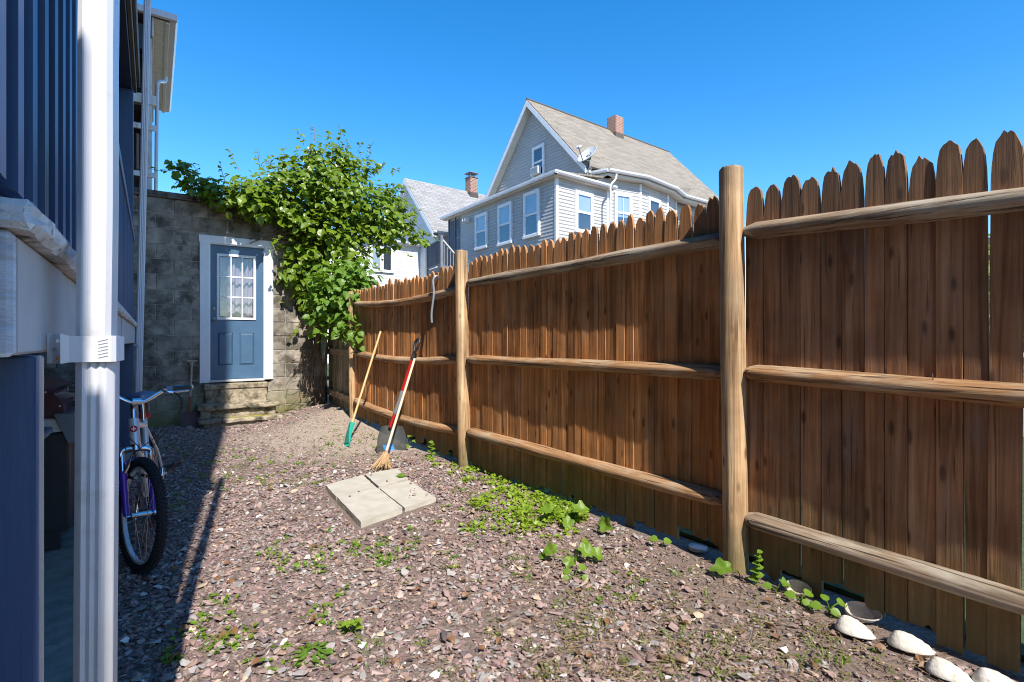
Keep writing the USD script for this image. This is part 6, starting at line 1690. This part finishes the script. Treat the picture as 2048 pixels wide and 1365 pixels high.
# woody stems
def wl_(px, py, o):
    return at(px, py, wall_Y(px) - o)
stems = [([(632, 800, .12), (628, 720, .10), (640, 640, .12), (625, 560, .10), (640, 480, .15), (650, 420, .1), (640, 340, .0)], .028, .010), ([(638, 795, .14), (645, 730, .12), (632, 660, .10), (650, 590, .12), (640, 520, .12), (600, 460, .12), (540, 430, .15), (470, 405, .12), (400, 372, .05)], .024, .007),
         ([(645, 790, .16), (650, 720, .14), (658, 640, .16), (640, 570, .14), (670, 500, .2), (720, 450, .25), (790, 430, .25), (850, 470, .3)], .022, .005), ([(600, 450, .12), (560, 470, .10), (520, 478, .08), (500, 488, .06)], .02, .006), ([(590, 452, .14), (545, 466, .12), (512, 482, .10)], .014, .005),
         ([(575, 455, .1), (540, 462, .12), (500, 480, .07)], .010, .004), ([(690, 470, .3), (740, 480, .34), (790, 505, .36)], .010, .005), ([(650, 420, .1), (690, 350, .05), (676, 285, -.1)], .009, .003), ([(640, 400, .1), (625, 340, .0), (622, 290, -.1)], .008, .003), ([(400, 372, .05), (370, 345, .05), (348, 322, .0)], .007, .003)]
for pts_, ra, rb in stems:
    c_ = curve([wl_(*q) for q in pts_], 30)
    c_ += .02 * (np.stack([meshkit.noise(c_ * 6 + s, s) for s in (1, 2, 3)], 1) - .5)
    vine.part('stem', sweep(c_, np.linspace(ra, rb, 30), 7), 'bark', smooth=50)
# dry tangle of old stems at the foot of the corner
tg = []
for i in range(70):
    px0, py0 = r8.uniform(600, 655), r8.uniform(690, 800)
    p0 = wl_(px0, py0, r8.uniform(.03, .25))
    d_ = unit(np.array([r8.normal(-.2, .5), r8.normal(-.2, .4), r8.normal(-.6, .5)])[None])[0]
    ln = r8.uniform(.12, .4)
    p1 = p0 + d_ * ln * .5 + r8.normal(0, .03, 3); p2 = p0 + d_ * ln + r8.normal(0, .05, 3)
    for q in (p0, p1, p2):
        q[2] = max(q[2], float(ground_z(q[0], q[1])) + .006)
        o = (q[:2] - WALL.O) @ WALL.n
        if o < .02: q[:2] += WALL.n * (.02 - o)
    tg.append(sweep(curve([p0, p1, p2], 8), r8.uniform(.002, .0042), 5))
vine.part('dry_stems', join(*tg), 'twig', kind='stuff')
bu = Thing('corner_bush', 'bright yellow green leafy shrub hanging over the corner fence post', 'shrub', WALL.pt(1.3, 0, .7))
Pb, Nb, Db, Sb = leaf_cloud(bright, 640, r8, size=(.065, .12), up=.5, out=.5, rnd=.6)
split_leaves(bu, Pb, Nb, Db, Sb, 'bush_leaf', 120)
for pts_ in ([(668, 800, .45), (672, 720, .5), (680, 640, .6), (690, 560, .6)], [(672, 720, .5), (660, 640, .55), (640, 570, .5)], [(680, 650, .6), (712, 600, .65), (720, 545, .6)], [(690, 640, .7), (705, 660, .85), (718, 690, .95)]):
    bu.part('stem', sweep(curve([wl_(*q) for q in pts_], 16), np.linspace(.010, .004, 16), 6), 'twig', smooth=50)

# ------------------------------------------------------------------ weeds
def rosette(p, r, n, size, spread, up=.6, stemless=True):
    a = r.uniform(0, 2 * np.pi, n)
    rad = spread * np.sqrt(r.random(n))
    hgt = size * r.uniform(.3, 1.6, n) * up
    P = p + np.stack([rad * np.cos(a), rad * np.sin(a), hgt], 1)
    D = np.stack([np.cos(a), np.sin(a), r.uniform(-.2, .5, n)], 1)
    N = np.stack([-.3 * np.cos(a), -.3 * np.sin(a), np.ones(n)], 1) + r.normal(0, .35, (n, 3))
    return P, N, D, size * r.uniform(.6, 1.25, n)
def cover(name, label, cat, spots, mat_, size, seed, wide=.42):
    r = np.random.default_rng(seed)
    out = [[], [], [], []]
    for (px, py, spread, n) in spots:
        p = on_ground(px, py, 0.0); g = float(ground_z(p[0], p[1]))
        p = on_ground(px, py, g)
        for o, q in zip(out, rosette(p, r, n, size, spread)):
            o.append(q)
    P, N, D, S = np.vstack(out[0]), np.vstack(out[1]), np.vstack(out[2]), np.concatenate(out[3])
    single(name, leaves(P, N, D, S, wide=wide), mat_, label, cat, kind='stuff')
r9 = np.random.default_rng(99)
def around(px, py, rx, ry, n, spread, k):
    return [(px + r9.normal(0, rx * .5), py + r9.normal(0, ry * .5), spread * r9.uniform(.6, 1.4), k) for _ in range(n)]
clov = []
for q in ((885, 905, 40, 18, 8), (955, 940, 60, 24, 18), (905, 930, 40, 18, 5), (1010, 968, 50, 18, 10), (1085, 1005, 70, 42, 50), (1130, 1035, 40, 26, 20), (1060, 1045, 50, 34, 12), (1160, 1020, 40, 26, 12), (1040, 1010, 60, 40, 12), (1000, 1040, 70, 40, 8), (980, 1010, 30, 16, 8), (1000, 930, 20, 10, 6)):
    clov += around(*q[:4], int(q[4] * 1.3), .05, 16)
cover('clover_patch', 'bright green clover weeds spreading along the foot of the fence', 'weeds', clov, 'clover_leaf', .027, 41, wide=.48)
wd_ = []
for q in ((470, 920, 60, 40, 10), (430, 950, 30, 40, 8), (540, 925, 50, 30, 8), (500, 960, 60, 20, 8), (600, 965, 30, 14, 5), (690, 880, 50, 30, 12), (640, 930, 60, 20, 8), (760, 905, 60, 20, 8), (545, 1110, 30, 30, 5), (640, 1110, 30, 30, 7), (600, 1140, 40, 30, 6), (720, 1100, 60, 40, 9), (780, 1120, 40, 30, 6), (690, 1200, 30, 30, 3), (700, 1260, 14, 12, 4), (640, 1235, 30, 20, 3),
          (430, 1215, 30, 30, 5), (400, 1260, 40, 50, 5), (350, 1320, 20, 30, 4), (560, 1140, 10, 10, 3), (450, 1290, 60, 60, 7), (560, 1320, 60, 40, 4), (940, 1000, 40, 20, 7), (930, 1050, 60, 30, 8), (860, 1080, 60, 40, 7), (1220, 1180, 60, 40, 5), (770, 1130, 30, 15, 4), (360, 1010, 14, 50, 6), (395, 960, 20, 20, 6), (350, 900, 30, 16, 6)):
    wd_ += around(*q[:4], int(q[4] * 1.3), .020, 7)
cover('small_weeds', 'small green weeds sprouting between the gravel stones', 'weeds', wd_, 'weed_leaf', .020, 42)
dw = []
for q in ((1150, 1280, 60, 50, 26), (1190, 1240, 50, 30, 14), (1250, 1345, 60, 24, 12), (1350, 1300, 50, 60, 26), (1360, 1210, 50, 40, 12), (1260, 1190, 50, 30, 9), (1450, 1290, 60, 50, 16), (1440, 1350, 50, 20, 12), (1520, 1240, 60, 40, 12), (1560, 1320, 60, 40, 10), (1000, 1260, 30, 30, 6), (1100, 1340, 60, 20, 10), (1640, 1290, 50, 40, 9), (1170, 1200, 40, 20, 6), (930, 1350, 60, 14, 6), (1720, 1330, 60, 30, 6)):
    dw += around(*q[:4], q[4], .035, 12)
cover('creeping_weeds', 'low olive creeping weeds on the soil at lower right', 'weeds', dw, 'dry_weed', .011, 43, wide=.45)
# thin grass
Pg, Ng, Dg, Sg = [], [], [], []
for (px0, py0, rx, ry, n_) in ((660, 900, 120, 50, 26), (470, 930, 70, 40, 16), (590, 970, 70, 16, 10), (700, 1120, 160, 60, 12), (1000, 1120, 160, 60, 12), (1270, 1200, 160, 90, 14), (1400, 1300, 200, 60, 14), (700, 1290, 220, 60, 12), (440, 1280, 90, 70, 10), (1680, 1320, 120, 40, 10), (960, 960, 90, 30, 10), (860, 890, 70, 24, 12)):
    for i in range(n_):
        p = on_ground(px0 + r9.normal(0, rx * .5), py0 + r9.normal(0, ry * .5), 0.0)
        g = float(ground_z(p[0], p[1])); 
        for j in range(r9.integers(3, 9)):
            a = r9.uniform(0, 6.28); t_ = r9.uniform(.2, 1.0)
            Pg.append(p + np.array([r9.normal(0, .012), r9.normal(0, .012), g])); Dg.append([math.cos(a) * t_, math.sin(a) * t_, 1.0 - .5 * t_]); Ng.append([-math.cos(a), -math.sin(a), .8]); Sg.append(r9.uniform(.02, .055))
single('grass_tufts', leaves(np.array(Pg), np.array(Ng), np.array(Dg), np.array(Sg), wide=.045, droop=.30), 'weed_leaf', 'thin grass blades sprouting here and there from gravel and soil', 'grass', kind='stuff')
# straw, needles and twigs lying on the soil
tw_ = []
for i in range(2600):
    if r9.random() < .72:
        px, py = r9.uniform(1050, 1900), r9.uniform(1060, 1400)
    else:
        px, py = r9.uniform(330, 1900), r9.uniform(830, 1400)
    p = on_ground(px, py, 0.0)
    if not yard_poly.contains(shapely.Point(p[0], p[1])) or PAVERS.contains(shapely.Point(p[0], p[1])):
        continue
    p[2] = float(ground_z(p[0], p[1])) + r9.uniform(.006, .018)
    a = r9.uniform(0, 2 * np.pi); ln = r9.uniform(.02, .07)
    d_ = np.array([math.cos(a), math.sin(a), r9.normal(0, .12)]) * ln / 2
    m_ = p + np.array([r9.normal(0, .006), r9.normal(0, .006), r9.uniform(0, .004)])
    tw_.append(sweep([p - d_, m_, p + d_], r9.uniform(.0006, .0016), 3, cap=False))
single('dry_needles', join(*tw_), 'twig', 'dry straw and twigs scattered over the gravel and soil', 'debris', kind='stuff')
# soil crumbs and mulch along the fence on the right: small dark chips
# distinct weeds
def lobed_leaf(e, n, d, size, r, wide=.5, lobes=5):
    """broad wavy leaf with a creased midrib and lobed edge"""
    n = n / np.linalg.norm(n); d = d - n * (d @ n); d = d / np.linalg.norm(d); b = np.cross(n, d)
    k = 26
    th = np.linspace(-np.pi, np.pi, k, endpoint=False)
    rad = (.5 + .10 * np.cos(lobes * th) + r.normal(0, .02, k)) * (1 - .16 * np.abs(np.sin(th / 2)) ** 6)
    x = .5 + rad * np.cos(th); y = wide * 2 * rad * np.sin(th)
    x = np.where(np.abs(np.abs(th) - np.pi) < .15, .12, x)
    V = []
    for f_ in (.33, .68, 1.0):
        for xx, yy in zip(x, y):
            X_, Y_ = .42 + (xx - .42) * f_, yy * f_
            V.append(e + size * (d * X_ + b * Y_ + n * (.32 * abs(Y_) - .30 * X_ * X_ + .05 * math.sin(9 * X_ + 5 * Y_))))
    V.append(e + size * (d * .42 - n * .05))
    F = []
    for i in range(2):
        for j in range(k):
            p, q_ = i * k + j, i * k + (j + 1) % k
            F += [(p, p + k, q_ + k), (p, q_ + k, q_)]
    F += [(3 * k, j, (j + 1) % k) for j in range(k)]
    return np.array(V), np.array(F)
r10 = np.random.default_rng(10)
def big_weed(px, py, label, blades, mat_='weed_leaf', stem=True, name='leafy_weed', wide=.46):
    p = on_ground(px, py, 0.0)
    for F_, L_ in ((FENCE1, LEN1), (FENCE2, LEN2), (FENCE3, LEN3)):      # keep clear of the boards
        rel = p[:2] - F_.O
        if -.05 < rel @ F_.d < L_ + .05 and rel @ F_.n < .11:
            p[:2] += F_.n * (.11 - rel @ F_.n)
    p[2] = float(ground_z(p[0], p[1]))
    T = Thing(name, label, 'weed', p)
    for (dx, dy, dz, nx_, ny_, nz_, ang, s) in blades:
        e = p + np.array([dx, dy, dz])
        if stem:
            T.part('stem', sweep(curve([p, p + np.array([dx * .35, dy * .35, dz * .7]), e], 6), .0026, 5), mat_)
        d_ = np.array([math.cos(ang), math.sin(ang), -.15])
        T.part('leaf', lobed_leaf(e, np.array([nx_, ny_, nz_], float), d_, s * .78, r10, wide) if s > .06 else leaves(e[None], np.array([[nx_, ny_, nz_]]), d_[None], np.array([s]), wide=wide), mat_, smooth=60)
big_weed(1128, 1052, 'broad leafed weed at the right end of the clover patch', [(.05, .0, .10, -.2, -.6, 1, .2, .13), (-.06, .01, .09, .1, -.5, 1, 2.8, .11), (.0, -.05, .07, 0, -.7, 1, -1.2, .10), (.06, .05, .08, .2, -.2, 1, .9, .11), (-.04, .05, .08, -.2, -.2, 1, 2.0, .09)])
big_weed(1200, 1068, 'single drooping broad leaf beside the middle fence foot', [(.0, .0, .085, -.9, -.5, .4, -1.35, .12), (.02, .03, .05, .2, -.4, 1, .4, .06)])
big_weed(1152, 1128, 'sprawling weed with pale stem and several leaves in mid gravel', [(-.09, .0, .07, -.2, -.6, 1, 2.9, .11), (.01, .0, .09, 0, -.7, 1, -.6, .10), (.07, .01, .06, .2, -.6, 1, -.2, .10), (.04, .05, .08, .2, -.3, 1, .8, .09), (-.03, -.03, .05, 0, -.7, 1, -1.9, .08), (-.14, .01, .03, -.2, -.6, 1, 2.6, .07)])
big_weed(1150, 1158, 'small upright weed below the sprawling weed in the gravel', [(-.02, .0, .03, -.2, -.6, 1, 2.6, .045), (.02, .0, .05, .2, -.6, 1, .6, .045), (.03, -.02, .02, .2, -.7, 1, -.4, .04), (-.03, -.02, .015, 0, -.7, 1, 3.4, .04)])
big_weed(1515, 1145, 'single wide pale green leaf at the foot of the tallest post', [(-.04, -.01, .055, .0, -.55, 1, 2.9, .12)], 'bush_leaf')
big_weed(1547, 1158, 'upright sprig with many small leaves beside the tallest post', [(.010 * (-1) ** i, -.004 * i, .026 + .020 * i, .2 * (-1) ** i, -.4, 1, (0.2 if i % 2 else 2.9), .05 - .003 * i) for i in range(8)])
big_weed(1583, 1175, 'round pale leaf hanging over the farthest clam shell', [(.01, -.01, .05, .1, -.5, 1, .3, .075), (-.02, .0, .03, -.1, -.5, 1, 2.6, .045)], 'bush_leaf')
big_weed(1634, 1192, 'small weed beside the farthest clam shell', [(-.02, 0, .03, -.2, -.5, 1, 2.4, .05), (.02, .0, .04, .2, -.5, 1, .5, .05), (.0, -.02, .03, 0, -.7, 1, -1.2, .045)])
big_weed(1702, 1208, 'small weed with two round leaves behind the upturned clam shell', [(-.03, 0, .035, -.2, -.5, 1, 2.6, .05), (.035, .0, .05, .2, -.5, 1, .3, .05), (.0, -.01, .03, 0, -.7, 1, -.8, .045), (-.01, .0, .06, 0, -.5, 1, 1.6, .04)])
big_weed(1378, 1080, 'small weed under the bottom rail near the metal lid', [(-.03, 0, .05, -.2, -.6, 1, 2.8, .05), (.0, -.01, .04, .1, -.6, 1, .3, .05)])
big_weed(897, 912, 'tall sprig by the second post foot', [(.003 * i * (-1) ** i, 0, .02 + .022 * i, .3 * (-1) ** i, -.5, 1, (.2 if i % 2 else 2.9), .05) for i in range(7)])
big_weed(842, 896, 'leafy weed at the foot of the far fence panel', [(-.05, 0, .06, -.2, -.5, 1, 2.6, .07), (.05, 0, .08, .2, -.5, 1, .4, .07), (0, -.03, .05, 0, -.7, 1, -1.2, .06), (.01, .02, .12, 0, -.3, 1, 1.2, .06)])
big_weed(410, 792, 'little plant growing beside the door sill', [(-.02, 0, .05, -.2, -.6, 1, 2.6, .06), (.03, 0, .07, .2, -.6, 1, .5, .06), (0, -.02, .03, 0, -.7, 1, -1.2, .05)]) if False else None
big_weed(626, 1310, 'flat rosette weed with long toothed leaves near bottom centre', [(.012 * math.cos(a), .012 * math.sin(a), .012, -.2 * math.cos(a), -.2 * math.sin(a), 1, a, .085) for a in np.linspace(.2, 6.2, 13)], 'bush_leaf', stem=False, wide=.13)
big_weed(705, 1268, 'bright little weed right of the bottom centre gravel', [(.01 * math.cos(a), .01 * math.sin(a), .02 + .004 * i, -.2 * math.cos(a), -.2 * math.sin(a), 1, a, .034) for i, a in enumerate(np.linspace(0, 6, 9))], 'clover_leaf', stem=False)
# bushes of the neighbour behind the near fence
hb = Thing('garden_shrub', 'green shrub seen between picket tips of the near fence', 'shrub', (4.9, 6.3, 0))
pp = []
c = np.array([4.9, 6.3, 1.2])
n = 1100
d = unit(r9.normal(size=(n, 3)))
Pq = c + d * np.array([1.0, .9, 1.35]) * (r9.random((n, 1)) ** .35) * (1 + .3 * (meshkit.noise(d * 3, 4)[:, None] - .5))
hb.part('foliage', leaves(Pq, unit(d + np.array([0, 0, .8]) + r9.normal(0, .5, (n, 3))), unit(d + np.array([0, 0, -.6]) + r9.normal(0, .6, (n, 3))), r9.uniform(.09, .16, n)), 'vine_leaf', kind='stuff')
hb.part('stem', sweep([(4.9, 6.3, 0), (4.93, 6.3, 1.2)], .03, 8), 'bark')
# larger pale stones and chips that stand out
big = [(516, 968, 'tan_stone', 'tan stone on the gravel left of the paving slabs'), (368, 1098, 'pale_stone', 'whitish stone at the edge of the long narrow shadow'), (625, 1115, 'tan_stone', 'left one of two tan stones lying side by side below the slabs'),
       (640, 1118, 'tan_stone', 'right one of two tan stones lying side by side below the slabs'), (515, 1138, 'tan_stone', 'orange tan chip alone in the gravel at mid left'), (617, 1205, 'pale_stone', 'white stone in the open middle of the gravel'),
       (795, 1275, 'grey_stone', 'large flat grey stone at lower centre of the gravel'), (575, 1268, 'tan_stone', 'long tan chip just left above the rosette weed'), (1075, 1195, 'tan_stone', 'flat tan chip in the gravel below the sprawling weed'),
       (1565, 1297, 'pale_stone', 'pale pebble on the soil left of the row of clam shells'), (725, 1290, 'pale_stone', 'white broken chip right of the rosette weed'), (248, 1105, 'pale_stone', 'pale stone in the shade left of the front bicycle wheel'), (532, 1280, 'dark_stone', 'dark flat stone left of the rosette weed')]
for px, py, mt, lb in big:
    p = on_ground(px, py, 0.012)
    s_ = r9.uniform(.020, .032)
    m = xform(stone_mesh(r9), rotm([0, 0, 1], r9.uniform(0, 6)) @ np.diag([s_, s_, s_, 1]))
    single('loose_stone', move(m, p), mt, lb, 'stone', base=p)
# dead leaves
Pl, Nl, Dl, Sl = [], [], [], []
for i in range(150):
    px, py = r9.uniform(330, 1900), r9.uniform(840, 1360)
    p = on_ground(px, py, 0.0)
    if not yard_poly.contains(shapely.Point(p[0], p[1])) or PAVERS.contains(shapely.Point(p[0], p[1])):
        continue
    p[2] = float(ground_z(p[0], p[1])) + .018
    a = r9.uniform(0, 6.28)
    Pl.append(p); Nl.append([r9.normal(0, .35), r9.normal(0, .35), 1]); Dl.append([math.cos(a), math.sin(a), 0]); Sl.append(r9.uniform(.02, .045))
leaf_mat('dead_leaf', [(0.0, (0.13, 0.06, 0.03)), (0.5, (0.26, 0.14, 0.06)), (1.0, (0.42, 0.27, 0.13))], trans=.1)
single('dead_leaves', leaves(np.array(Pl), np.array(Nl, float), np.array(Dl, float), np.array(Sl), fold=.5), 'dead_leaf', 'brown dead leaves scattered over the gravel', 'leaves', kind='stuff')
